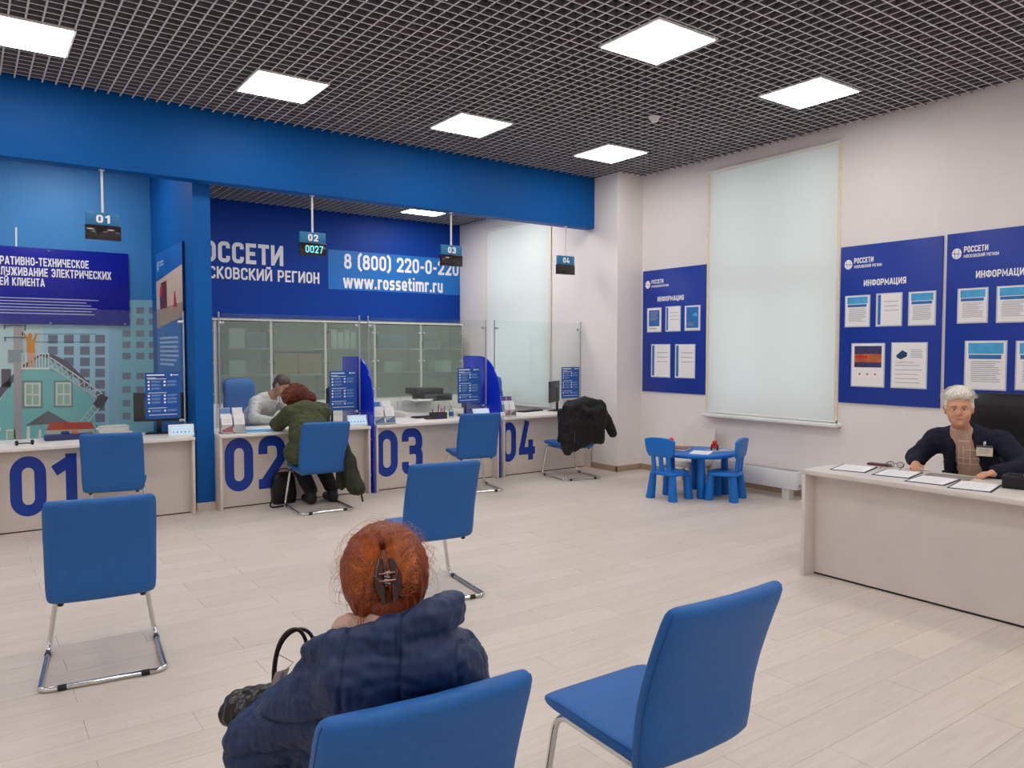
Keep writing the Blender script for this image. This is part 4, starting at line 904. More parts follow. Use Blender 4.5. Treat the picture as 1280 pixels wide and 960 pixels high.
def tablet(label, px, py, rz):
    p = on_y(px, py, 7.86); t = thing('rating_tablet', label, 'tablet', (min(p[0], 3.54) if p[0] < 4 else p[0], 7.86, CZ), rz, 'small rating tablets on the counters')
    F = Frame((0, 0, .003), (1, 0, 0), (0, .42, 1)); bd = MB().fbox(F, -.115, .115, 0, .125, -.009, 0).build('case', whitep, t, bevel=.004)
    MB().fbox(F, -.10, .10, .013, .112, .0, .001).build('screen', screenm, bd)
    MB().box(-.06, .06, -.005, .07, 0, .004).build('foot', whitep, t); MB().fbox(Frame((0, .066, .003), (1, 0, 0), (0, -.25, 1)), -.05, .05, 0, .07, -.003, .003).build('prop', whitep, t)
    q = MB()
    for k in range(5): disc(q, F, -.07 + .035 * k, .045, .008, .0016, 8)
    q.build('icons', M('icon_blue', '6c98cc', .5), bd)
tablet('small white lit tablet at the counter end beside the blue pillar', 227, 545, -8)
tablet('small white lit tablet right of the green jacketed woman', 449, 532, -6)
tablet('small white lit tablet behind the empty chair at counter 03', 603, 519.5, -5)
def monitor(label, loc, rz, w=.48, h=.29, zb=.12):
    t = thing('computer_monitor', label, 'monitor', (*loc, CZ), rz, 'computer monitors on the counters')
    sc = MB().box(-w / 2, w / 2, -.012, .012, zb, zb + h).build('screen', blackp, t, bevel=.004); MB().box(-w / 2 + .012, w / 2 - .012, .012, .0132, zb + .012, zb + h - .012).build('panel', dispm, sc)
    MB().box(-.14, .14, -.03, -.012, zb + .06, zb + h - .06).build('rear_housing', darkgrey, t, bevel=.008)
    MB().box(-.022, .022, -.055, -.03, .01, zb + h * .7).build('stem', blackp, t, bevel=.003); MB().box(-.12, .12, -.12, .06, 0, .012).build('foot', blackp, t, bevel=.004)
    return t
monitor('computer monitor behind the notice in front of the mural', (1.60, 8.34), -20)
monitor('computer monitor behind the notice right of the green jacketed woman', (3.38, 8.32), 65)
monitor('computer monitor behind the pen tray notice', (5.18, 8.32), 60)
monitor('computer monitor seen from behind at the right end of counter 04', (6.66, 8.28), 35)
def keyboard(label, loc, rz):
    t = thing('keyboard', label, 'keyboard', (*loc, CZ), rz, 'keyboards on the counters'); MB().box(-.21, .21, -.07, .07, 0, .016).build('case', blackp, t, bevel=.004)
    q = MB()
    for j in range(5):
        for i in range(14): q.box(-.2 + .0285 * i, -.176 + .0285 * i, -.06 + .024 * j, -.04 + .024 * j, .016, .021)
    q.build('keys', darkgrey, t)
keyboard('black keyboard on counter 04 left of the monitor', (6.30, 8.36), 15)
keyboard('black keyboard on the counter behind the pen tray', (4.70, 8.36), 5)
t = thing('computer_mouse', 'dark computer mouse beside the monitor foot on counter 04', 'mouse', (5.96, 8.28, CZ), 20); MB().ball((0, 0, .0165), (.032, .055, .016), 14, 8).build('shell', darkgrey, t, smooth=60); MB().tube([(-.0, .052, .012), (0, .11, .004), (.05, .17, .003)], .002, 5).build('cable', blackp, t)
t = thing('pen_tray', 'black desk organiser full of pens and scissors on counter 03', 'pen tray', (4.70, 8.10, CZ), -5)
b = MB(); b.box(-.1, .1, -.045, .045, 0, .006).box(-.1, -.095, -.045, .045, .006, .08).box(.095, .1, -.045, .045, .006, .08).box(-.095, .095, -.045, -.04, .006, .08).box(-.095, .095, .04, .045, .006, .08).box(-.02, -.015, -.04, .04, .006, .07); b.build('box', M('organiser_black', '3a3634', .5), t)
MB().box(-.17, -.1, -.04, .04, 0, .02).build('note_tray', MATS['organiser_black'], t)
for x, y, dx, h, col, nm in ((-.06, 0, -.02, .12, '2c2c30', 'pen'), (.0, .01, .01, .18, '4a4a52', 'pen'), (.03, 0, .01, .13, 'd84a88', 'marker'), (.05, -.01, .005, .125, 'd04a80', 'marker'), (.075, .01, .02, .15, '2c6a50', 'pen')):
    MB().tube([(x, y, .012), (x + dx, y, h)], .006, 8).build(nm, M('pen_' + col, col, .4), t, smooth=50)
sc_ = MB()
for s in (-1, 1): sc_.tube([(s * .02 + .016 * math.cos(a), -.05, .035 + .02 * math.sin(a)) for a in [2 * math.pi * k / 14 for k in range(14)]], .004, 6, True)
sc_.build('scissor_handles', M('scissor_purple', '3c2c84', .4), t, smooth=60)
t = thing('sticky_bottle', 'small clear bottle with blue label beside the notice at counter 03', 'bottle', (4.92, 8.16, CZ)); MB().lathe([(.03, 0), (.03, .09), (.012, .12), (.012, .15), (0, .15)], (0, 0, 0), 18).build('body', clearp, t, smooth=40); MB().lathe([(.0305, .02), (.0305, .07)], (0, 0, 0), 18).build('label_band', bluegrey, t, smooth=40); MB().lathe([(.014, .145), (.014, .165), (0, .167)], (0, 0, 0), 14).build('cap', whitep, t, smooth=40)
t = thing('document_folder', 'bright blue document folder lying on counter 02', 'folder', (2.46, 7.93, CZ), -3); MB().box(-.15, .15, -.11, .11, 0, .005).build('cover', M('folder_blue', '38a8e4', .4), t, bevel=.001); MB().box(-.145, .135, -.105, .105, .005, .009).build('papers', paper, t); MB().box(-.13, .13, -.10, .08, .009, .012).build('flap', MATS['folder_blue'], t)
sheet('white form lying between the two women', 2.58, 8.30, 5, w=.297, d=.21, z=CZ)
sheet('white sheet lying at the left end of counter 01', .38, 8.1, 10, w=.25, d=.2, z=CZ)
for k, (w, h, z, x) in enumerate(((.30, .03, 0, 1.17), (.28, .025, .03, 1.18), (.26, .03, .055, 1.16), (.25, .02, .085, 1.17))):
    o = MB().box(-w / 2, w / 2, -.1, .1, 0, h - .0005).build('paper_stack', M('stack_paper', 'dedcd8', .7, var=.08, scale=60, stretch=(1, 1, 30)), None, bevel=.002); o.location = (x, 8.28, CZ + z)
    tag(o, ('bottom', 'second lowest', 'third', 'topmost')[k] + ' bundle in the paper pile on counter 01', 'paper', 'paper pile on counter 01')
t = thing('headset', 'folded black headset at the left end of counter 01', 'headset', (.42, 7.95, CZ), 10)
MB().tube([(.06 * math.cos(a), .06 * math.sin(a), .012) for a in [math.pi * k / 12 for k in range(13)]], .006, 8).build('band', blackp, t, smooth=60)
for s in (-1, 1): MB().lathe([(.02, -.01), (.024, 0), (.02, .01)], (s * .06, 0, .024), 14, (1, 0, 0)).build('ear_pad', blackp, t, smooth=50)
t = thing('scale_model_truck', 'low grey desk organiser with blue and orange lids on counter 01', 'organiser', (.79, 8.25, CZ), 0)
t.name = 'desk_organiser'
MB().box(-.2, .2, -.06, .06, 0, .05).build('body', M('organiser_navy', '3c4478', .5), t, bevel=.006); MB().box(-.06, .0, -.05, .05, .05, .075).build('lid', M('organiser_blue', '2c3474', .5), t, bevel=.004); MB().box(.03, .07, -.04, .04, .05, .075).build('lid', M('organiser_orange', 'd87038', .5), t, bevel=.004)

# ================================================================ PEOPLE AND GARMENTS: smooth blended volumes meshed as one surface
class Blob:
    def __init__(s, lo, hi, h):
        s.lo = np.array(lo, np.float32); s.h = h; s.n = np.ceil((np.array(hi) - s.lo) / h).astype(int) + 1
        s.F = np.full(tuple(s.n), .3, np.float32)
    def _win(s, lo, hi, pad):
        a = np.clip(np.floor((np.array(lo) - pad - s.lo) / s.h).astype(int), 0, s.n - 1); b = np.clip(np.ceil((np.array(hi) + pad - s.lo) / s.h).astype(int) + 1, 1, s.n)
        ax = [s.lo[i] + s.h * np.arange(a[i], b[i], dtype=np.float32) for i in range(3)]
        return tuple(slice(a[i], b[i]) for i in range(3)), np.stack(np.meshgrid(*ax, indexing='ij'), -1)
    def _put(s, sl, d, k, op):
        f = s.F[sl]
        if op == 'u':
            hh = np.maximum(k - np.abs(f - d), 0) / max(k, 1e-6); s.F[sl] = np.minimum(f, d) - hh * hh * k * .25
        else:
            d = -d; hh = np.maximum(k - np.abs(f - d), 0) / max(k, 1e-6); s.F[sl] = np.maximum(f, d) + hh * hh * k * .25
    def cone(s, a, b, ra, rb, k=.03, op='u', flat=1., n=None):
        a, b = np.array(a, np.float32), np.array(b, np.float32); m = max(ra, rb)
        sl, P = s._win(np.minimum(a, b) - m, np.maximum(a, b) + m, k + 3 * s.h); ba = b - a
        t = np.clip(((P - a) @ ba) / max(float(ba @ ba), 1e-9), 0, 1); q = P - a - t[..., None] * ba
        if n is not None:
            n_ = np.array(n, np.float32); n_ /= np.linalg.norm(n_); q = q + n_ * ((q @ n_) * (flat - 1))[..., None]
        s._put(sl, np.linalg.norm(q, axis=-1) - (ra + t * (rb - ra)), k, op); return s
    def chain(s, pts, rs, k=.03, **kw):
        for i in range(len(pts) - 1): s.cone(pts[i], pts[i + 1], rs[i], rs[i + 1], k, **kw)
        return s
    def ell(s, c, r, B=None, k=.03, op='u'):
        """ellipsoid; B rows are its own axes"""
        c = np.array(c, np.float32); r = np.array(r, np.float32); m = r.max(); sl, P = s._win(c - m, c + m, k + 3 * s.h); q = P - c
        if B is not None: q = q @ np.array(B, np.float32).T
        l = np.linalg.norm(q / r, axis=-1); g = np.linalg.norm(q / (r * r), axis=-1) + 1e-6; s._put(sl, l * (l - 1) / g, k, op); return s
    def cut(s, p, n):
        """keep the side the normal points away from"""
        ax = [s.lo[i] + s.h * np.arange(s.n[i], dtype=np.float32) for i in range(3)]; P = np.stack(np.meshgrid(*ax, indexing='ij'), -1)
        n = np.array(n, np.float32); n /= np.linalg.norm(n); s.F = np.maximum(s.F, (P - np.array(p, np.float32)) @ n); return s
    def surf(s):
        F = s.F; F[0] = F[-1] = .3; F[:, 0] = F[:, -1] = .3; F[:, :, 0] = F[:, :, -1] = .3
        S = F < 0; nx, ny, nz = F.shape; cnt = np.zeros((nx - 1, ny - 1, nz - 1), np.int8)
        for i in (0, 1):
            for j in (0, 1):
                for k in (0, 1): cnt += S[i:nx - 1 + i, j:ny - 1 + j, k:nz - 1 + k]
        act = np.argwhere((cnt > 0) & (cnt < 8)); idx = np.full(cnt.shape, -1, np.int64); idx[tuple(act.T)] = np.arange(len(act))
        pos = np.zeros((len(act), 3)); num = np.zeros(len(act)); cor = [(i, j, k) for i in (0, 1) for j in (0, 1) for k in (0, 1)]
        for a in cor:
            for ax in range(3):
                if a[ax]: continue
                b = list(a); b[ax] = 1; fa = F[tuple((act + a).T)]; fb = F[tuple((act + b).T)]; cr = (fa < 0) != (fb < 0)
                t = np.where(cr, fa / np.where(cr, fa - fb, 1), 0); p = np.tile(np.array(a, float), (len(act), 1)); p[:, ax] = t; pos[cr] += p[cr]; num[cr] += 1
        V = (act + pos / np.maximum(num, 1)[:, None]) * s.h + s.lo; Q = []
        for ax in range(3):
            sh_ = [slice(None)] * 3; sl0 = list(sh_); sl1 = list(sh_); sl0[ax] = slice(0, -1); sl1[ax] = slice(1, None)
            A, B_ = S[tuple(sl0)], S[tuple(sl1)]; e = np.argwhere(A != B_); u, v = (ax + 1) % 3, (ax + 2) % 3
            ok = (e[:, u] > 0) & (e[:, v] > 0) & (e[:, u] < F.shape[u] - 1) & (e[:, v] < F.shape[v] - 1); e = e[ok]
            du = np.zeros(3, int); du[u] = 1; dv = np.zeros(3, int); dv[v] = 1
            q = np.stack([idx[tuple((e - du - dv).T)], idx[tuple((e - dv).T)], idx[tuple(e.T)], idx[tuple((e - du).T)]], 1)
            fl_ = ~A[tuple(e.T)]; q[fl_] = q[fl_][:, ::-1]; Q.append(q)
        return V, np.concatenate(Q)
    def build(s, name, mat, parent, disp=None, smooth_it=1):
        V, Q = s.surf(); Q = Q[(Q >= 0).all(1)]
        q = parent
        while q.parent: q = q.parent
        loc = np.array(q.location)
        for _ in range(smooth_it):
            A = np.zeros_like(V); c = np.zeros(len(V))
            for i in range(4):
                np.add.at(A, Q[:, i], V[Q[:, (i + 1) % 4]]); np.add.at(A, Q[:, i], V[Q[:, (i + 3) % 4]]); np.add.at(c, Q[:, i], 2)
            V = .5 * V + .5 * A / np.maximum(c, 1)[:, None]
        if disp is not None:
            nn = np.cross(V[Q[:, 2]] - V[Q[:, 0]], V[Q[:, 3]] - V[Q[:, 1]]); N = np.zeros_like(V)
            for i in range(4): np.add.at(N, Q[:, i], nn)
            N /= np.linalg.norm(N, axis=1)[:, None] + 1e-9; V = V + N * disp(V, N)[:, None]
        me = bpy.data.meshes.new(name); me.from_pydata((V - loc).tolist(), [], Q.tolist()); me.materials.append(mat)
        me.polygons.foreach_set('use_smooth', [True] * len(Q)); me.update(); return link(name, me, parent)
def nz(V, f, seed=0):
    """cheap smooth value noise on points, -1..1"""
    r = np.random.default_rng(seed); out = 0
    for i in range(5):
        d = r.normal(size=3); d /= np.linalg.norm(d); out = out + np.sin(V @ d * f * (1 + .35 * i) * 6.283 + r.uniform(0, 6.28) + 1.3 * np.sin(V @ np.roll(d, 1) * f * 4.1))
    return out / 3.2
def frame_axes(f, up=(0, 0, 1), roll=0):
    f = np.array(f, float); f /= np.linalg.norm(f); r_ = np.cross(f, up); r_ /= np.linalg.norm(r_); u = np.cross(r_, f)
    c, s_ = math.cos(roll), math.sin(roll); return c * r_ + s_ * u, f, -s_ * r_ + c * u          # right, forward, up
def head(b, c, ax, sc=1., face=True):
    r_, f, u = ax; B = np.array([r_, f, u]); P = lambda x, y, z: np.array(c) + (r_ * x + f * y + u * z) * sc
    E = lambda x, y, z, rx, ry, rz, k=.02, op='u': b.ell(P(x, y, z), (rx * sc, ry * sc, rz * sc), B, k, op)
    E(0, -.012, .03, .076, .092, .085); E(0, .022, -.03, .068, .072, .085, .03); E(0, .044, -.078, .042, .040, .034, .035)
    if face:
        E(0, .075, .022, .046, .018, .012, .02)
        for s_ in (-1, 1):
            E(s_ * .030, .097, .002, .014, .012, .010, .008, 's'); E(s_ * .038, .062, -.038, .022, .024, .020, .02)
            E(s_ * .076, -.006, -.012, .010, .02, .032, .008)
        b.cone(P(0, .090, .012), P(0, .108, -.026), .008 * sc, .012 * sc, .012); E(.010, .096, -.031, .008, .009, .007, .008); E(-.010, .096, -.031, .008, .009, .007, .008)
        E(0, .086, -.058, .024, .012, .010, .012); E(0, .078, -.093, .018, .014, .013, .015)
    return P
def hand(b, w, d, up, s_=1., side=1, curl=.6):
    """palm and five bent fingers from wrist w along d; side = +1 puts the thumb on the right of d"""
    w, d, up = np.array(w, float), np.array(d, float), np.array(up, float); d /= np.linalg.norm(d); r_ = np.cross(d, up); r_ /= np.linalg.norm(r_); up = np.cross(r_, d)
    b.cone(w, w + d * .075 * s_, .024 * s_, .036 * s_, .015, flat=1.7, n=up)
    for i, L in enumerate((.060, .072, .068, .054)):
        o = w + d * .082 * s_ + r_ * side * (.030 - .02 * i) * s_; d1 = d * math.cos(curl * .5) - up * math.sin(curl * .5); d2 = d * math.cos(curl * 1.3) - up * math.sin(curl * 1.3)
        m = o + d1 * L * .55 * s_; b.chain([o - d * .015, m, m + d2 * L * .5 * s_], [.0095 * s_, .0088 * s_, .0072 * s_], .004)
    o = w + d * .03 * s_ + r_ * side * .026 * s_; m = o + (d * .6 + r_ * side * .7 - up * .2) * .04 * s_; b.chain([o, m, m + (d * .9 + r_ * side * .1 - up * .3) * .035 * s_], [.013 * s_, .0105 * s_, .0085 * s_], .008)
def strands(name, mat, parent, curves, r=.0006, n=3):
    m = MB()
    for c in curves: m.tube(c, [r] * (len(c) - 1) + [r * .4], n, caps=False)
    o = m.build(name, mat, parent, smooth=80, world=True); o['kind'] = 'stuff'; return o

skin = M('skin', 'd29a7e', .5, var=.06, scale=25); skin.node_tree.nodes['Principled BSDF'].inputs['Subsurface Weight'].default_value = .08
def hair_mat(name, c, st=(60, 60, 8)):
    m = M(name, c, .38, var=.35, scale=3, bump=.5, bscale=3, stretch=st); return m
redhair = hair_mat('red_hair', '7e3616'); redhair2 = hair_mat('auburn_hair', '642a12'); whitehair = hair_mat('white_hair', 'e6ddd2', (40, 40, 30)); brownhair = hair_mat('brown_hair', '4e3a30')
def eyes(P, ax, parent, sc=1.):
    r_, f, u = ax
    for s_ in (-1, 1):
        e = MB().ball(P(s_ * .030, .0755, .001), .0118 * sc, 12, 8).build('eye', M('eye_white', 'e6dcd6', .3), parent, smooth=80, world=True)
        MB().lathe([(.0052 * sc, 0), (.004 * sc, .0012)], P(s_ * .030, .0868, .0), 12, tuple(f)).build('iris', M('iris_dark', '3a3430', .2), e, world=True)
        MB().tube([P(s_ * .014, .100, .020), P(s_ * .030, .103, .0255), P(s_ * .048, .090, .019)], [.0022, .003, .0015], 6).build('eyebrow', M('brow', '7a6252', .7), parent, smooth=60, world=True)
        MB().tube([P(s_ * .016, .0925, .0085), P(s_ * .030, .0955, .0115), P(s_ * .044, .0865, .007)], .0019, 6).build('eyelid', M('lid_skin', '8a5a48', .6), parent, smooth=60, world=True)

# ---------------------------------------------------------------- foreground woman in the quilted coat
pw = thing('person', 'woman seen from behind with red hair in a claw clip and navy quilted coat', 'person', (.80, 1.62, 0))
HC = np.array([.808, 1.646, 1.055]); hax = frame_axes((.50, 1, -.34), roll=R(5))
b = Blob((.3, 1.15, .0), (1.25, 2.4, 1.3), .008)
P = head(b, HC, hax)
b.chain([(.79, 1.585, .83), (.79, 1.60, .91), HC + np.array([-.01, -.03, -.07])], [.06, .05, .048])
b.chain([(.79, 1.60, .56), (.79, 1.60, .70), (.79, 1.585, .82)], [.13, .11, .11], .05, flat=1.35, n=(.4, 1, 0))
ARM = ((-1, (.665, 1.67, .80), (.565, 1.84, .63), (.645, 1.985, .655)), (1, (.895, 1.505, .855), (1.03, 1.65, .66), (.90, 1.93, .655)))
KN = ((-1, .72, 2.02), (1, .93, 1.99))
for s_, sh_, el, wr in ARM:
    b.chain([(.79, 1.585, .82), sh_, el, wr], [.06, .05, .04, .028], .03); hand(b, wr, (-s_ * .2 + .05, .9, -.1), (0, .2, 1), 1, -s_)
for s_, kx, ky in KN: b.chain([(.79 + s_ * .09, 1.60, .56), (kx, ky, .55), (kx, ky, .12), (kx, ky - .01, .06)], [.085, .065, .045, .04], .03); b.cone((kx, ky - .03, .045), (kx + .02, ky + .13, .035), .042, .034, .02)
b.build('body', skin, pw)
navy = M('navy_nylon', '122a52', .5, var=.12, scale=8, bump=.25, bscale=18)
b = Blob((.28, 1.2, .34), (1.26, 2.2, 1.12), .0058)
b.chain([(.79, 1.61, .49), (.79, 1.605, .66), (.79, 1.585, .79)], [.185, .175, .165], .06, flat=1.3, n=(.5, 1, 0)); b.cone((.685, 1.655, .80), (.885, 1.515, .845), .088, .088, .05)
for s_, sh_, el, wr in ARM:
    b.chain([sh_, el], [.084, .076], .04); b.chain([el, np.array(wr) - np.array([0, .03, 0])], [.076, .052], .03)
b.cone((.72, 1.62, .52), (.70, 1.86, .555), .12, .10, .06); b.cone((.88, 1.60, .52), (.92, 1.85, .555), .12, .10, .06)
# hood lying on the shoulders
b.cone((.675, 1.545, .865), (.815, 1.432, .915), .078, .076, .04, flat=1.1, n=(.3, .5, 1)); b.cone((.72, 1.53, .83), (.87, 1.46, .855), .075, .072, .05)
b.chain([(.632, 1.66, .905), (.665, 1.575, .935), (.735, 1.475, .975), (.815, 1.425, 1.012), (.872, 1.455, 1.012), (.90, 1.54, .965)], [.026, .032, .035, .036, .034, .03], .025)
b.cone(HC + np.array([-.01, -.015, -.05]), (.79, 1.60, .86), .085, .072, .015, 's')
def quilt(V, N):
    sl = V[:, 2] + .35 * np.maximum(0, .66 - V[:, 0]) + .012 * nz(V, 2.2, 3)
    g = np.abs((sl / .078) % 1 - .5) * 2; d = -.009 * np.exp(-((1 - g) / .13) ** 2) + .006 * (1 - g ** 2)
    tcoord = (V[:, 0] - .79) * .70 - (V[:, 1] - 1.5) * .60; vx = np.abs(((tcoord + .01 * nz(V, 2, 5)) / .115) % 1 - .5) * 2
    hood = (V[:, 2] > .825) & ((V[:, 1] - 1.585) + .5 * (V[:, 0] - .79) < 0)
    d = np.where(hood, -.009 * np.exp(-((1 - vx) / .07) ** 2) + .002, d)
    return d + .003 * nz(V * np.array([1, 1, 1.8]), 9, 1) + .002 * nz(V, 21, 2)
ct = b.build('quilted_coat', navy, pw, quilt)
MB().tube([(.636, 1.672, .93), (.668, 1.585, .965), (.737, 1.49, 1.006), (.815, 1.443, 1.044), (.873, 1.472, 1.042), (.90, 1.55, .99)], .003, 6).build('hood_hem', M('navy_seam', '102444', .6), ct, smooth=60, world=True)
b = Blob((.5, 1.35, .78), (1.1, 1.95, 1.05), .006)
b.chain([P(-.105, .05, -.115), P(-.085, -.035, -.118), P(-.01, -.088, -.112), P(.075, -.05, -.105)], [.034, .036, .03, .03], .03)
b.build('beige_scarf', M('scarf_beige', 'c0a090', .8, var=.08, scale=40, bump=.3, bscale=80), pw, lambda V, N: .004 * nz(V, 12, 4))
b = Blob((.4, 1.3, .0), (1.25, 2.3, .72), .009)
for s_, kx, ky in KN: b.chain([(.79 + s_ * .09, 1.58, .55), (kx, ky, .55), (kx, ky, .10)], [.10, .08, .06], .03)
b.cut((0, 0, .09), (0, 0, -1)); b.build('trousers', M('black_trousers', '141417', .85), pw)
for s_, kx, ky in KN:
    b = Blob((kx - .08, ky - .12, -.01), (kx + .12, ky + .25, .2), .008); b.chain([(kx, ky, .13), (kx, ky - .01, .06)], [.052, .05]); b.cone((kx, ky - .03, .05), (kx + .02, ky + .14, .04), .047, .038, .02); b.cut((0, 0, .002), (0, 0, -1)); b.build('boot', M('black_boot', '101012', .4), pw)
# hair: swept back and held by the clip
b = Blob((.6, 1.42, .84), (1.02, 1.86, 1.26), .0045)
E = lambda x, y, z, rx, ry, rz, k=.03, op='u': b.ell(P(x, y, z), (rx, ry, rz), np.array(hax), k, op)
E(0, -.012, .030, .092, .100, .094); E(-.026, -.052, -.002, .076, .066, .092); E(.026, -.052, -.002, .074, .066, .092); E(0, -.045, -.066, .068, .058, .062); E(0, -.078, .052, .036, .042, .05)
E(0, -.122, -.02, .014, .05, .085, .025, 's'); E(.004, -.098, -.075, .03, .028, .035); E(0, .10, -.05, .065, .075, .08, .02, 's')
hr = b.build('hair', redhair, pw, lambda V, N: .0022 * nz(V * np.array([1, 1, .25]), 30, 1) + .0015 * nz(V, 22, 6))
clipc = P(.004, -.128, -.012); cur = []
for i in range(3600):
    side_ = rng.choice([-1, 1]); th = rng.uniform(-1.0, 2.6); ph = rng.uniform(.15, 1.65)
    s0 = np.array([side_ * math.sin(ph), -math.cos(ph) * .6 + .25, math.sin(th) * 1.0]); s0 /= np.linalg.norm(s0); e0 = np.array([side_ * rng.uniform(.05, .22), -1, rng.uniform(-.55, .45)]); e0 /= np.linalg.norm(e0); c = []
    lift = 1.0 + abs(rng.normal(0, .018)); wv = rng.uniform(-.06, .06)
    for t_ in np.linspace(0, 1, 8):
        d = s0 * (1 - t_) + e0 * t_ + np.array([0, 0, wv * math.sin(math.pi * t_)]); d /= np.linalg.norm(d); w_ = math.sin(math.pi * t_)
        c.append(P(*(np.array([.099, .122, .114]) * d * (lift + .015 * w_ - (.025 if t_ > .9 else 0)) + np.array([0, -.014, .004]) + rng.normal(0, .0005, 3))))
    cur.append(c)
lk = MB()
for i in range(230):
    c = cur[i * 15]; n_ = len(c); rr = rng.uniform(.0035, .006); cen = HC
    lk.tube([np.array(p) + (np.array(cen) - np.array(p)) * .028 for p in c], [rr * (.45 + .55 * math.sin(math.pi * (k + .5) / n_)) for k in range(n_)], 7, caps=False)
o = lk.build('hair_locks', redhair, hr, smooth=80, world=True); o['kind'] = 'stuff'
strands('hair_strands', M('red_hair_strand', 'b4622e', .35, var=.45, scale=60, spec=.5), hr, cur, .0006); cur = []
for i in range(330):     # flyaway wisps, soft and curling
    d = rng.normal(size=3); d[1] = -abs(d[1]) * .6 + .1; d[2] = d[2] * .6 + .45; d /= np.linalg.norm(d); p0 = np.array([.097, .115, .108]) * d + np.array([0, -.012, .006]); t1 = np.cross(d, rng.normal(size=3)); t1 /= np.linalg.norm(t1) + 1e-6; L = rng.uniform(.02, .05); c = []
    for t_ in np.linspace(0, 1, 8): c.append(P(*(p0 + d * L * .55 * math.sin(t_ * 2.2) + t1 * L * (t_ + .3 * t_ * t_) + np.array([0, 0, -.012 * t_ * t_]))))
    cur.append(c)
for i in range(160):     # loose ends at the nape
    x = rng.uniform(-.06, .06); ln = rng.uniform(.055, .075); cur.append([P(x * (1 + .25 * t_), -.098 + .012 * t_, -.05 - ln * t_) for t_ in np.linspace(0, 1, 5)])
strands('loose_wisps', MATS['red_hair_strand'], hr, cur, .00028)
cl = thing('hair_clip', 'dark brown claw hair clip in the red hair', 'hair clip', tuple(clipc)); tort = M('tortoise_brown', '30100e', .22, var=.4, scale=60, coat=.5)
for s_ in (-1, 1):
    rings = []
    for i in range(9):
        t_ = i / 8; zz = .044 - .096 * t_; wd = .018 * math.sin(math.pi * (.12 + .8 * t_)) + .004
        rings.append([P(s_ * (.005 + wd * (1 + .9 * math.cos(a)) * .75) + .004, -.142 - .006 * math.sin(a) + .012 * abs(t_ - .5) + (.02 if math.cos(a) > .6 else 0), zz - .012) for a in [2 * math.pi * k / 12 for k in range(12)]])
    MB().loft(rings).build('claw', tort, cl, smooth=60, world=True)
    for k in range(5): MB().tube([P(s_ * .027, -.136, .018 - .018 * k), P(s_ * .038, -.122, .016 - .018 * k), P(s_ * .034, -.105, .014 - .018 * k)], .0022, 6).build('tooth', tort, cl, smooth=60, world=True)
MB().tube([P(.004 + .006 * math.cos(k), -.148 + .004 * math.sin(k), .004 - .0011 * k) for k in range(30)], .0014, 5).build('spring', steel, cl, smooth=60, world=True)
for z_ in (.0, -.016): MB().tube([P(-.014, -.150, z_), P(.004, -.154, z_ - .001), P(.022, -.150, z_)], .002, 6).build('hinge_bar', M('clip_metal', 'b08070', .3, .8), cl, smooth=60, world=True)
# handbag on her lap
bag = thing('handbag', 'black leather handbag with looped handles on the seated woman lap', 'handbag', (.70, 2.01, .62)); bagl = M('black_bag_leather', '100e10', .3, var=.2, bump=.4, bscale=25)
b = Blob((.42, 1.90, .58), (1.0, 2.26, .86), .007)
b.cone((.575, 2.01, .648), (.84, 2.01, .648), .046, .046, .04, flat=.8, n=(0, 1, 0)); b.ell((.555, 2.0, .64), (.03, .05, .04), None, .04); b.cut((0, 0, .618), (0, 0, -1))
b.build('body', bagl, bag, lambda V, N: .006 * nz(V, 14, 2))
hm = M('handle_leather', '2c1a24', .35, var=.15)
for x0, y0, ww, top in ((.645, 1.985, .048, .850), (.662, 2.025, .058, .832)):
    pts = [(x0 + ww - ww * math.cos(a), y0 - .02 * math.sin(a), .685 + (top - .685) * math.sin(a) ** .6) for a in [math.pi * k / 18 for k in range(19)]]
    MB().tube(pts, .0052, 8).build('handle', hm, bag, smooth=60, world=True)
o_ = Vector(CAM + ray(334, 868) * 2.02); F = Frame(o_, tuple(rt * .94 + upv * .30), tuple(upv * .88 + rt * .36 - fw * .2))
tgo = MB().fbox(F, 0, .040, 0, .070, -.001, 0).build('paper_tag', M('tag_card', 'cabfb4', .6), bag, world=True)
q = MB(); F2 = Frame(F(.028, .026, .0008), F.v, -F.u); lettering(q, F2, 'РОССЕТИ', 0, 0, .008, .036, t=.18); disc(q, F2, -.010, .004, .007, 0, 12); q.build('tag_print', M('tag_ink', '4c4442', .6), tgo, world=True)
MB().tube([F(.03, .068, 0), F(.045, .085, 0), Vector((.652, 1.985, .79))], .001, 5).build('tag_string', hm, bag, world=True)

# ---------------------------------------------------------------- grey haired woman behind the reception desk
pw = thing('person', 'smiling woman with short white hair and navy jacket behind the reception desk', 'person', (5.86, 2.48, 0))
HC = np.array([5.56, 2.475, 1.195]); hax = frame_axes((-.90, -.435, -.06), roll=R(-3))
b = Blob((5.1, 1.9, .0), (6.4, 3.1, 1.4), .0068)
P = head(b, HC, hax, 1.06)
b.chain([(5.68, 2.49, .97), (5.625, 2.485, 1.05), HC + np.array([.02, .01, -.05])], [.06, .05, .05])
b.chain([(5.87, 2.48, .57), (5.82, 2.48, .76), (5.72, 2.49, .93)], [.13, .105, .095], .05, flat=1.35, n=(1, .2, 0))
for sh_, el, wr, hd, sd in (((5.66, 2.67, .965), (5.62, 2.78, .80), (5.44, 2.70, .79), (-.9, -.4, -.08), -1), ((5.74, 2.29, .975), (5.66, 2.09, .80), (5.44, 2.20, .79), (-.9, .4, -.08), 1)):
    b.chain([(5.72, 2.49, .94), sh_, el, wr], [.05, .045, .04, .027], .03); hand(b, wr, hd, (0, 0, 1), .85, sd)
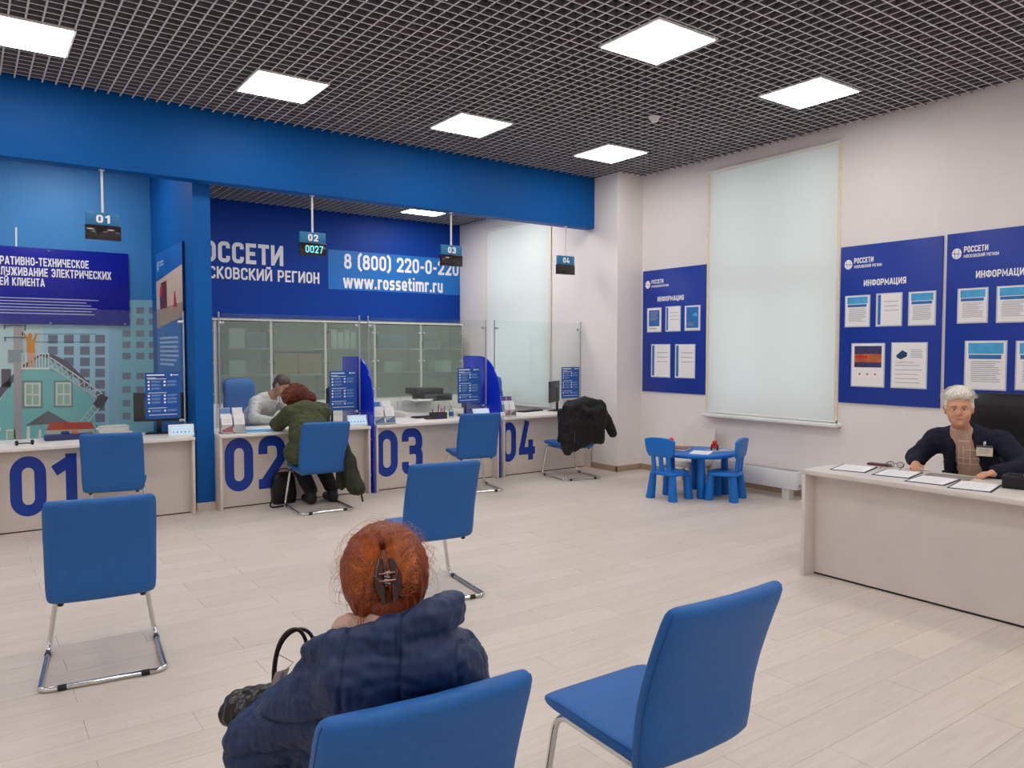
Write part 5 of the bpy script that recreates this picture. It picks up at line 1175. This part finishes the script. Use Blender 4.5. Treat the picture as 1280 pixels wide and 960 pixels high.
for yy in (2.38, 2.58): b.chain([(5.86, yy, .57), (5.50, yy, .54), (5.52, yy, .10), (5.52, yy, .05)], [.085, .065, .045, .04], .03); b.cone((5.53, yy, .045), (5.38, yy, .035), .042, .034, .02)
b.build('body', skin, pw); eyes(P, hax, pw, 1.06)
MB().tube([P(-.022, .0925, -.0575), P(-.01, .098, -.0605), P(0, .0995, -.061), P(.01, .098, -.0605), P(.022, .0925, -.0575)], [.0015, .003, .0034, .003, .0015], 8).build('lips', M('lips', 'a85a50', .45), pw, smooth=60, world=True)
b = Blob((5.4, 2.3, 1.08), (5.8, 2.65, 1.42), .005)
E = lambda x, y, z, rx, ry, rz, k=.025, op='u': b.ell(P(x, y, z), (rx * 1.06, ry * 1.06, rz * 1.06), np.array(hax), k, op)
E(0, -.03, .042, .081, .088, .086); E(0, .028, .092, .066, .06, .042); E(-.034, .045, .090, .042, .044, .030, .012); E(.012, .052, .100, .040, .040, .028, .012); E(.048, .035, .088, .032, .046, .030, .012); E(-.02, .0, .112, .045, .05, .026, .015); E(0, -.06, -.02, .068, .045, .075)
E(-.070, -.012, .03, .014, .036, .052); E(.070, -.012, .03, .014, .036, .052)
E(0, .085, -.02, .066, .085, .076, .012, 's'); E(-.03, .10, .026, .04, .05, .03, .01, 's'); E(.03, .10, .022, .04, .05, .03, .01, 's')
hr = b.build('hair', whitehair, pw, lambda V, N: .0055 * nz(V * np.array([1, 1, .6]), 12, 1) + .0012 * nz(V, 34, 2)); cur = []
for i in range(1500):
    d = rng.normal(size=3); d[2] = abs(d[2]) * .8 + .25; d /= np.linalg.norm(d)
    if d[1] > .75 and d[2] < .4: continue
    p0 = np.array([.086, .092, .09]) * d + np.array([0, -.01, .048]); tw = np.array([rng.normal(0, .4), rng.normal(.1, .3), .3]); L = rng.uniform(.015, .035); tg_ = np.array([d[0] * .5, -.9, .2 - d[2] * .3])
    cur.append([P(*(p0 + (d * .35 * math.sin(2.4 * t_) + tg_ * t_ + tw * .2 * t_) * L)) for t_ in (0, .35, .7, 1)])
strands('hair_strands', whitehair, hr, cur, .0008)
# beige top, navy jacket
b = Blob((5.3, 2.1, .55), (6.2, 2.9, 1.12), .008)
b.chain([(5.87, 2.48, .60), (5.81, 2.48, .78), (5.705, 2.49, .935)], [.16, .143, .125], .06, flat=1.3, n=(1, .2, 0)); b.cone((5.735, 2.40, .96), (5.70, 2.58, .955), .05, .05, .05); b.cone((5.67, 2.49, .97), (5.62, 2.485, 1.05), .082, .066, .03); b.cone((5.625, 2.485, 1.055), (5.57, 2.47, 1.14), .056, .075, .006, 's')
tp = M('blush_top', 'c4a08c', .7, var=.12, scale=14, bump=.1)
tpo = b.build('knit_top', tp, pw)
b = Blob((5.25, 1.9, .45), (6.35, 3.05, 1.12), .008)
b.chain([(5.88, 2.48, .52), (5.82, 2.48, .76), (5.71, 2.49, .935)], [.19, .172, .155], .06, flat=1.28, n=(1, .2, 0)); b.cone((5.75, 2.30, .965), (5.68, 2.66, .955), .075, .075, .05)
for sh_, el, wr in (((5.67, 2.67, .95), (5.625, 2.79, .81), (5.47, 2.715, .80)), ((5.755, 2.28, .96), (5.67, 2.085, .815), (5.47, 2.19, .80))):
    b.chain([sh_, el], [.078, .064], .04); b.chain([el, wr], [.064, .046], .035)
fx = np.array([-.93, -.37, 0]); sx = np.array([-.37, .93, 0])
cen = np.array([5.66, 2.475, .80])
for z_, wd in ((1.06, .055), (1.0, .05), (.94, .058), (.88, .07), (.82, .083), (.76, .095), (.70, .105)):
    c_ = np.array([5.66 + (.98 - z_) * .28, 2.475, z_]) + fx * .10; b.ell(c_, (wd, .13, .06), np.array([sx, fx, (0, 0, 1)]), .012, 's')
b.cone((5.66, 2.49, 1.0), (5.58, 2.475, 1.12), .062, .075, .01, 's')
jk = b.build('navy_jacket', M('navy_cloth', '10142a', .85, var=.15, scale=30, bump=.15, bscale=90), pw, lambda V, N: .003 * nz(V, 9, 1) + .0015 * nz(V, 22, 3))
b = Blob((5.2, 2.2, .0), (6.1, 2.8, .75), .009)
for yy in (2.38, 2.58): b.chain([(5.86, yy, .56), (5.50, yy, .54), (5.52, yy, .10)], [.105, .08, .06], .03)
b.cut((0, 0, .09), (0, 0, -1)); b.build('trousers', M('dark_trousers', '20222c', .8), pw)
for yy in (2.38, 2.58):
    b = Blob((5.28, yy - .08, -.01), (5.66, yy + .08, .2), .008); b.chain([(5.52, yy, .12), (5.52, yy, .06)], [.05, .048]); b.cone((5.54, yy, .05), (5.38, yy, .04), .046, .038, .02); b.cut((0, 0, .002), (0, 0, -1)); b.build('shoe', MATS['black_boot'], pw)
# printed pattern of the top: pale strips lying on the cloth
def on_mesh(o, p, d):
    loc = o.parent.location; ok, hit, n, i = o.ray_cast(Vector(p) - loc, Vector(d)); return (hit + loc, n) if ok else (None, None)
bpy.context.view_layer.update()
def strip_on(o, pts, w, mat, name, parent, lift=.003):
    P_ = []
    for p in pts:
        h_, n = on_mesh(o, Vector(p) + Vector(fx) * .5, -Vector(fx))
        if h_ is not None: P_.append((h_ + n * lift))
    if len(P_) > 1: MB().tube(P_, w, 6).build(name, mat, parent, smooth=60, world=True)
pat = M('print_cream', 'e0d2c8', .7)
for z_, a, c_ in ((.965, -.03, .035), (.90, -.075, .01), (.84, -.09, .08), (.80, -.10, .09)): strip_on(tpo, [tuple(np.array([5.66, 2.475, z_]) + sx * t_) for t_ in np.linspace(a, c_, 7)], .0045, pat, 'printed_stripe', tpo, -.002)
for off in (-.035, .005, .035): strip_on(tpo, [tuple(np.array([5.66, 2.475, z_]) + sx * off) for z_ in np.linspace(.79, .93, 7)], .004, pat, 'printed_stripe', tpo, -.002)
# badge on the jacket
h_, n_ = on_mesh(jk, Vector((5.70, 2.475, .955)) + Vector(sx) * -.105 + Vector(fx) * .5, -Vector(fx))
if h_ is None: h_ = Vector((5.58, 2.36, .95))
bd = thing('name_badge', 'white name badge clipped to the navy jacket', 'badge', tuple(h_ + Vector(fx) * .012))
F = Frame(h_ + Vector(fx) * .022 + Vector((0, 0, -.085)), tuple(-sx), (.10, .04, .99))
MB().fbox(F, -.048, .048, 0, .058, -.002, 0).build('card', M('badge_card', 'd8d0b8', .5), bd, world=True); MB().fbox(F, -.048, .048, .058, .074, -.003, .001).build('holder_top', darkgrey, bd, world=True); MB().fbox(F, -.008, .008, .072, .10, -.004, .004).build('clip', steel, bd, bevel=.002, world=True)
q = MB(); lines(q, F, -.035, .03, .012, .048, 4, .35, .0008); q.build('print', greyprint, bd, world=True)

# ---------------------------------------------------------------- client in the green jacket at counter 02
pw = thing('person', 'woman with auburn hair and olive green jacket leaning on counter 02', 'person', (2.84, 7.36, 0))
HC = np.array([2.815, 7.80, 1.105]); hax = frame_axes((-.12, 1, -.62), roll=R(-14))
ft = [on_z(391, 631, 0), on_z(418, 628, 0)]
b = Blob((2.3, 6.95, .0), (3.45, 8.4, 1.35), .009)
P = head(b, HC, hax)
b.chain([(2.83, 7.62, .96), (2.82, 7.69, 1.02), HC + np.array([0, -.04, -.03])], [.06, .05, .05])
b.chain([(2.85, 7.42, .57), (2.85, 7.48, .76), (2.84, 7.58, .93)], [.14, .12, .12], .05, flat=1.3, n=(0, 1, -.4))
ARM = ((-1, (2.68, 7.62, .945), (2.62, 7.80, .825), (2.72, 8.02, .795)), (1, (3.02, 7.59, .965), (3.10, 7.78, .83), (2.97, 8.03, .795)))
for s_, sh_, el, wr in ARM:
    b.chain([(2.84, 7.58, .94), sh_, el, wr], [.06, .05, .04, .027], .03); hand(b, wr, (-s_ * .3, 1, -.08), (0, 0, 1), .95, -s_)
KN = [(2.85 + s_ * .11, 7.70) for s_ in (-1, 1)]
for s_, F_, k_ in ((-1, ft[0], KN[0]), (1, ft[1], KN[1])): b.chain([(2.85 + s_ * .10, 7.42, .56), (*k_, .54), (F_[0], F_[1] + .06, .12), (F_[0], F_[1] + .06, .06)], [.085, .065, .045, .04], .03); b.cone((F_[0], F_[1] + .03, .045), (F_[0], F_[1] + .2, .035), .042, .034, .02)
b.build('body', skin, pw)
olive = M('olive_cloth', '434a30', .85, var=.14, scale=18, bump=.2, bscale=60)
b = Blob((2.3, 7.0, .38), (3.45, 8.3, 1.2), .009)
b.chain([(2.84, 7.42, .54), (2.84, 7.47, .74), (2.84, 7.58, .91)], [.215, .20, .175], .06, flat=1.3, n=(0, 1, -.4)); b.cone((2.70, 7.60, .945), (3.00, 7.57, .96), .09, .09, .05); b.chain([(2.74, 7.66, 1.0), (2.83, 7.625, 1.015), (2.92, 7.65, 1.005)], [.038, .042, .038], .03)
b.cone((2.69, 7.42, .54), (2.68, 7.52, .56), .105, .10, .05); b.cone((3.0, 7.42, .54), (3.01, 7.52, .56), .10, .10, .05)
for s_, sh_, el, wr in ARM:
    b.chain([np.array(sh_) - (0, 0, .01), np.array(el) + (0, 0, .005)], [.085, .074], .04); b.chain([np.array(el) + (0, 0, .005), np.array(wr) + (0, -.03, .008)], [.07, .044], .03)
b.cut((0, 0, .455), (0, 0, -1))
b.build('olive_jacket', olive, pw, lambda V, N: .006 * nz(V, 6, 1) + .003 * nz(V, 16, 3))
b = Blob((2.5, 7.0, .0), (3.2, 8.0, .72), .009)
for s_, F_, k_ in ((-1, ft[0], KN[0]), (1, ft[1], KN[1])): b.chain([(2.85 + s_ * .10, 7.46, .56), (*k_, .54), (F_[0], F_[1] + .06, .14)], [.085, .085, .07], .03)
b.cut((0, 0, .12), (0, 0, -1)); b.build('trousers', MATS['black_trousers'], pw, lambda V, N: .004 * nz(V, 9, 1))
for F_ in ft:
    b = Blob((F_[0] - .09, F_[1] - .08, -.01), (F_[0] + .09, F_[1] + .3, .26), .008); b.chain([(F_[0], F_[1] + .06, .18), (F_[0], F_[1] + .05, .06)], [.058, .055]); b.cone((F_[0], F_[1] + .03, .055), (F_[0], F_[1] + .22, .042), .052, .042, .02); b.cut((0, 0, .002), (0, 0, -1)); b.build('boot', M('brown_boot', '1a1614', .45), pw)
b = Blob((2.5, 7.45, .86), (3.2, 8.1, 1.36), .006)
E = lambda x, y, z, rx, ry, rz, k=.04, op='u': b.ell(P(x, y, z), (rx, ry, rz), np.array(hax), k, op)
E(0, -.02, .03, .115, .115, .11); E(-.08, -.035, -.03, .085, .09, .09); E(.10, -.045, -.035, .095, .09, .085); E(0, -.08, -.02, .11, .06, .105); E(0, .13, -.05, .07, .085, .09, .02, 's')
hr = b.build('hair', redhair2, pw, lambda V, N: .009 * nz(V, 9, 1) + .004 * nz(V, 22, 3)); cur = []
for i in range(900):
    d = rng.normal(size=3); d[1] = -abs(d[1]); d /= np.linalg.norm(d); p0 = np.array([.13, .115, .12]) * d + np.array([0, -.03, .0]); g_ = np.array([rng.normal(0, .3), rng.normal(-.1, .2), -1]); c = []
    for t_ in (0, .25, .5, .75, 1): c.append(P(*(p0 + d * .02 * t_ + g_ * .05 * t_ + .008 * np.array([math.sin(5 * t_ + i), math.cos(4 * t_ + i), 0]))))
    cur.append(c)
strands('hair_strands', redhair2, hr, cur, .0009)

# ---------------------------------------------------------------- employee in the white shirt behind counter 02
pw = thing('person', 'employee in white shirt with short dark hair bent over counter 02', 'person', (2.72, 9.08, 0))
HC = np.array([2.985, 8.72, 1.185]); hax = frame_axes((.36, -.86, -.55), roll=R(6))
b = Blob((2.3, 8.2, .0), (3.5, 9.5, 1.45), .009)
P = head(b, HC, hax)
b.chain([(2.86, 8.86, 1.00), (2.90, 8.82, 1.07), HC + np.array([-.02, .03, -.04])], [.06, .052, .052])
b.chain([(2.72, 9.08, .57), (2.76, 9.0, .78), (2.85, 8.88, .96)], [.14, .12, .12], .05, flat=1.3, n=(.3, -1, -.3))
for sh_, el, wr, hd, sd in (((2.71, 8.80, .99), (2.62, 8.62, .815), (2.83, 8.47, .80), (1, -.35, -.05), 1), ((3.02, 8.90, .99), (3.17, 8.68, .82), (3.08, 8.46, .80), (-.6, -.6, -.05), -1)):
    b.chain([(2.85, 8.87, .97), sh_, el, wr], [.06, .05, .04, .028], .03); hand(b, wr, hd, (0, 0, 1), 1, sd)
for s_ in (-1, 1): b.chain([(2.72 + s_ * .1, 9.08, .57), (2.84 + s_ * .12, 8.70, .545), (2.84 + s_ * .12, 8.74, .10), (2.84 + s_ * .12, 8.74, .06)], [.085, .065, .045, .04], .03); b.cone((2.84 + s_ * .12, 8.76, .045), (2.86 + s_ * .12, 8.62, .035), .042, .034, .02)
b.build('body', skin, pw); eyes(P, hax, pw)
b = Blob((2.3, 8.2, .45), (3.5, 9.4, 1.2), .009)
b.chain([(2.72, 9.08, .55), (2.76, 9.0, .78), (2.85, 8.88, .955)], [.18, .165, .155], .06, flat=1.3, n=(.3, -1, -.3)); b.cone((2.73, 8.84, .99), (3.0, 8.92, .99), .075, .075, .05); b.cone((2.86, 8.87, 1.0), (2.90, 8.83, 1.06), .07, .06, .03); b.cone((2.89, 8.83, 1.04), (2.93, 8.78, 1.12), .055, .07, .006, 's')
for sh_, el, wr in (((2.71, 8.81, .98), (2.615, 8.62, .825), (2.795, 8.49, .806)), ((3.02, 8.90, .98), (3.175, 8.68, .83), (3.10, 8.49, .806))):
    b.chain([sh_, el], [.076, .062], .04); b.chain([el, wr], [.062, .042], .03)
b.build('white_shirt', M('white_shirt', 'd8d4d2', .75, var=.04, bump=.15, bscale=40), pw, lambda V, N: .005 * nz(V, 7, 1) + .002 * nz(V, 18, 3))
b = Blob((2.4, 8.4, .0), (3.3, 9.3, .72), .009)
for s_ in (-1, 1): b.chain([(2.72 + s_ * .1, 9.08, .56), (2.84 + s_ * .12, 8.70, .545), (2.84 + s_ * .12, 8.74, .10)], [.105, .08, .06], .03)
b.cut((0, 0, .09), (0, 0, -1)); b.build('trousers', MATS['dark_trousers'], pw)
for s_ in (-1, 1):
    x_ = 2.84 + s_ * .12; b = Blob((x_ - .08, 8.5, -.01), (x_ + .1, 8.9, .2), .008); b.chain([(x_, 8.74, .12), (x_, 8.74, .06)], [.05, .048]); b.cone((x_, 8.76, .05), (x_ + .02, 8.6, .04), .046, .038, .02); b.cut((0, 0, .002), (0, 0, -1)); b.build('shoe', MATS['black_boot'], pw)
b = Blob((2.8, 8.5, 1.02), (3.2, 8.95, 1.36), .005)
E = lambda x, y, z, rx, ry, rz, k=.025, op='u': b.ell(P(x, y, z), (rx, ry, rz), np.array(hax), k, op)
E(0, -.018, .036, .083, .098, .090); E(0, -.055, -.02, .074, .056, .07); E(0, .085, -.03, .072, .07, .085, .015, 's')
for s_ in (-1, 1): E(s_ * .078, .0, -.02, .02, .03, .045, .01, 's')
b.build('hair', brownhair, pw, lambda V, N: .0025 * nz(V, 26, 1))
MB().tube([P(-.035, -.02, -.10) + np.array([0, 0, -.03]), P(0, .075, -.17), P(.02, .09, -.25)], .004, 6).build('lanyard', M('lanyard_navy', '2a3c6c', .6), pw, smooth=60, world=True)

# ---------------------------------------------------------------- black jacket over the chair at counter 04
ja = thing('hanging_jacket', 'black hooded jacket draped over the chair back at counter 04', 'jacket', (6.19, 7.345, 0), -9); M4 = Matrix.Rotation(R(-9), 4, 'Z'); L_ = lambda x, y, z: np.array(M4 @ Vector((x, y, z))) + np.array([6.19, 7.345, 0])
L_ = (lambda f0: lambda x, y, z: f0(x, y - .035, z))(L_)
ja.rotation_euler = (0, 0, 0); ja.location = (6.19, 7.345, .3)
b = Blob((5.7, 6.75, .22), (6.72, 7.75, 1.08), .009); bk = np.array(M4 @ Vector((0, 1, 0)))
for x in np.linspace(-.17, .26, 6): b.chain([L_(x, -.235, .93 - .7 * (x - .04) ** 2), L_(x, -.215, .70), L_(x * 1.08, -.18, .44 + .05 * math.sin(9 * x))], [.070, .070, .060], .05)
b.chain([L_(-.19, -.20, .88), L_(-.215, -.14, .72), L_(-.21, -.16, .52), L_(-.19, -.18, .36)], [.068, .064, .060, .055], .03); b.chain([L_(.25, -.20, .88), L_(.37, -.19, .72), L_(.46, -.20, .55)], [.07, .064, .055], .035)
b.chain([L_(-.02, -.31, .87), L_(.09, -.335, .84), L_(.20, -.31, .87)], [.045, .05, .045], .03); b.chain([L_(-.17, -.21, .915), L_(.04, -.21, .955), L_(.24, -.21, .915)], [.062, .06, .06], .04); b.cone(L_(-.215, -.06, .84), L_(-.20, -.03, .48), .034, .036, .04)
b.build('shell', M('black_nylon', '100f10', .6, var=.15, scale=12, bump=.4, bscale=20), ja, lambda V, N: .007 * nz(V * np.array([1, 1, .45]), 7, 1) + .003 * nz(V, 17, 3))
MB().tube([L_(-.13, -.285, .80), L_(-.14, -.275, .62), L_(-.13, -.25, .45)], .004, 6).build('zip', darkgrey, ja, smooth=60, world=True); MB().lathe([(.008, 0), (.008, .004)], L_(-.10, -.29, .90), 12, (-.2, -1, .3)).build('snap', steel, ja, world=True)
# olive coat hanging from the chair at counter 02
cg = thing('hanging_coat', 'dark olive coat hanging down the right side of the chair at counter 02', 'coat', (3.13, 7.3, .05))
b = Blob((2.9, 6.85, .08), (3.4, 7.75, .8), .008); b.chain([(3.10, 7.20, .66), (3.14, 7.20, .46), (3.17, 7.17, .22)], [.04, .075, .085], .04, flat=1.2, n=(1, 0, 0)); b.chain([(3.10, 7.36, .62), (3.13, 7.38, .40), (3.13, 7.36, .22)], [.04, .06, .06], .04); b.cone((3.15, 7.26, .5), (3.20, 7.10, .20), .05, .06, .03)
b.build('shell', M('dark_olive_cloth', '2a2e20', .75, var=.2, scale=14, bump=.3, bscale=30), cg, lambda V, N: .008 * nz(V * np.array([1, 1, .3]), 9, 2))
MB().tube([(3.215, 7.10, .2), (3.225, 7.07, .07)], .011, 8).build('umbrella_tip', M('umbrella_brown', '3c2a20', .5), cg, smooth=50, world=True)
# black bag on the floor beside that chair
p_ = on_z(357, 630, 0); bg = thing('floor_bag', 'black bag standing on the floor under counter 02', 'bag', (p_[0], p_[1] + .02, 0))
m_ = MB(); rings = []
for z_, f_s, dx in ((0, .90, 0), (.012, .98, 0), (.1, 1.04, .004), (.2, 1, -.004), (.27, .93, .0), (.31, .80, .004), (.325, .6, .004)): rings.append([(x + dx, y, z) for x, y, z in slab(p_[0], p_[1] + .06, z_ + .001, .24 * f_s, .13 * f_s, 40, .4)])
m_.loft(rings).build('body', M('bag_black', '0f0e10', .4, var=.2, bump=.6, bscale=20), bg, smooth=60, world=True)
MB().box(p_[0] - .07, p_[0] + .07, p_[1] - .014, p_[1] + .02, .05, .19).build('front_pocket', MATS['bag_black'], bg, bevel=.012, world=True)
MB().tube(fillet([(p_[0] - .13, p_[1] - .02, .10), (p_[0] - .2, p_[1] - .1, .012), (p_[0] - .16, p_[1] - .16, .012), (p_[0] - .06, p_[1] - .12, .012)], .04), .009, 8).build('strap', MATS['bag_black'], bg, smooth=60, world=True)
MB().tube([(p_[0] - .07 + .07 - .07 * math.cos(a), p_[1] + .05, .315 + .05 * math.sin(a)) for a in [math.pi * k / 10 for k in range(11)]], .006, 8).build('handle', MATS['bag_black'], bg, smooth=60, world=True)

for o in bpy.data.objects:       # fine print: too small to pick apart
    if o.name.split('.')[0] in ('small_print', 'print', 'white_print', 'keys', 'keypad', 'top_grille', 'icons') and o.parent: o['kind'] = 'stuff'
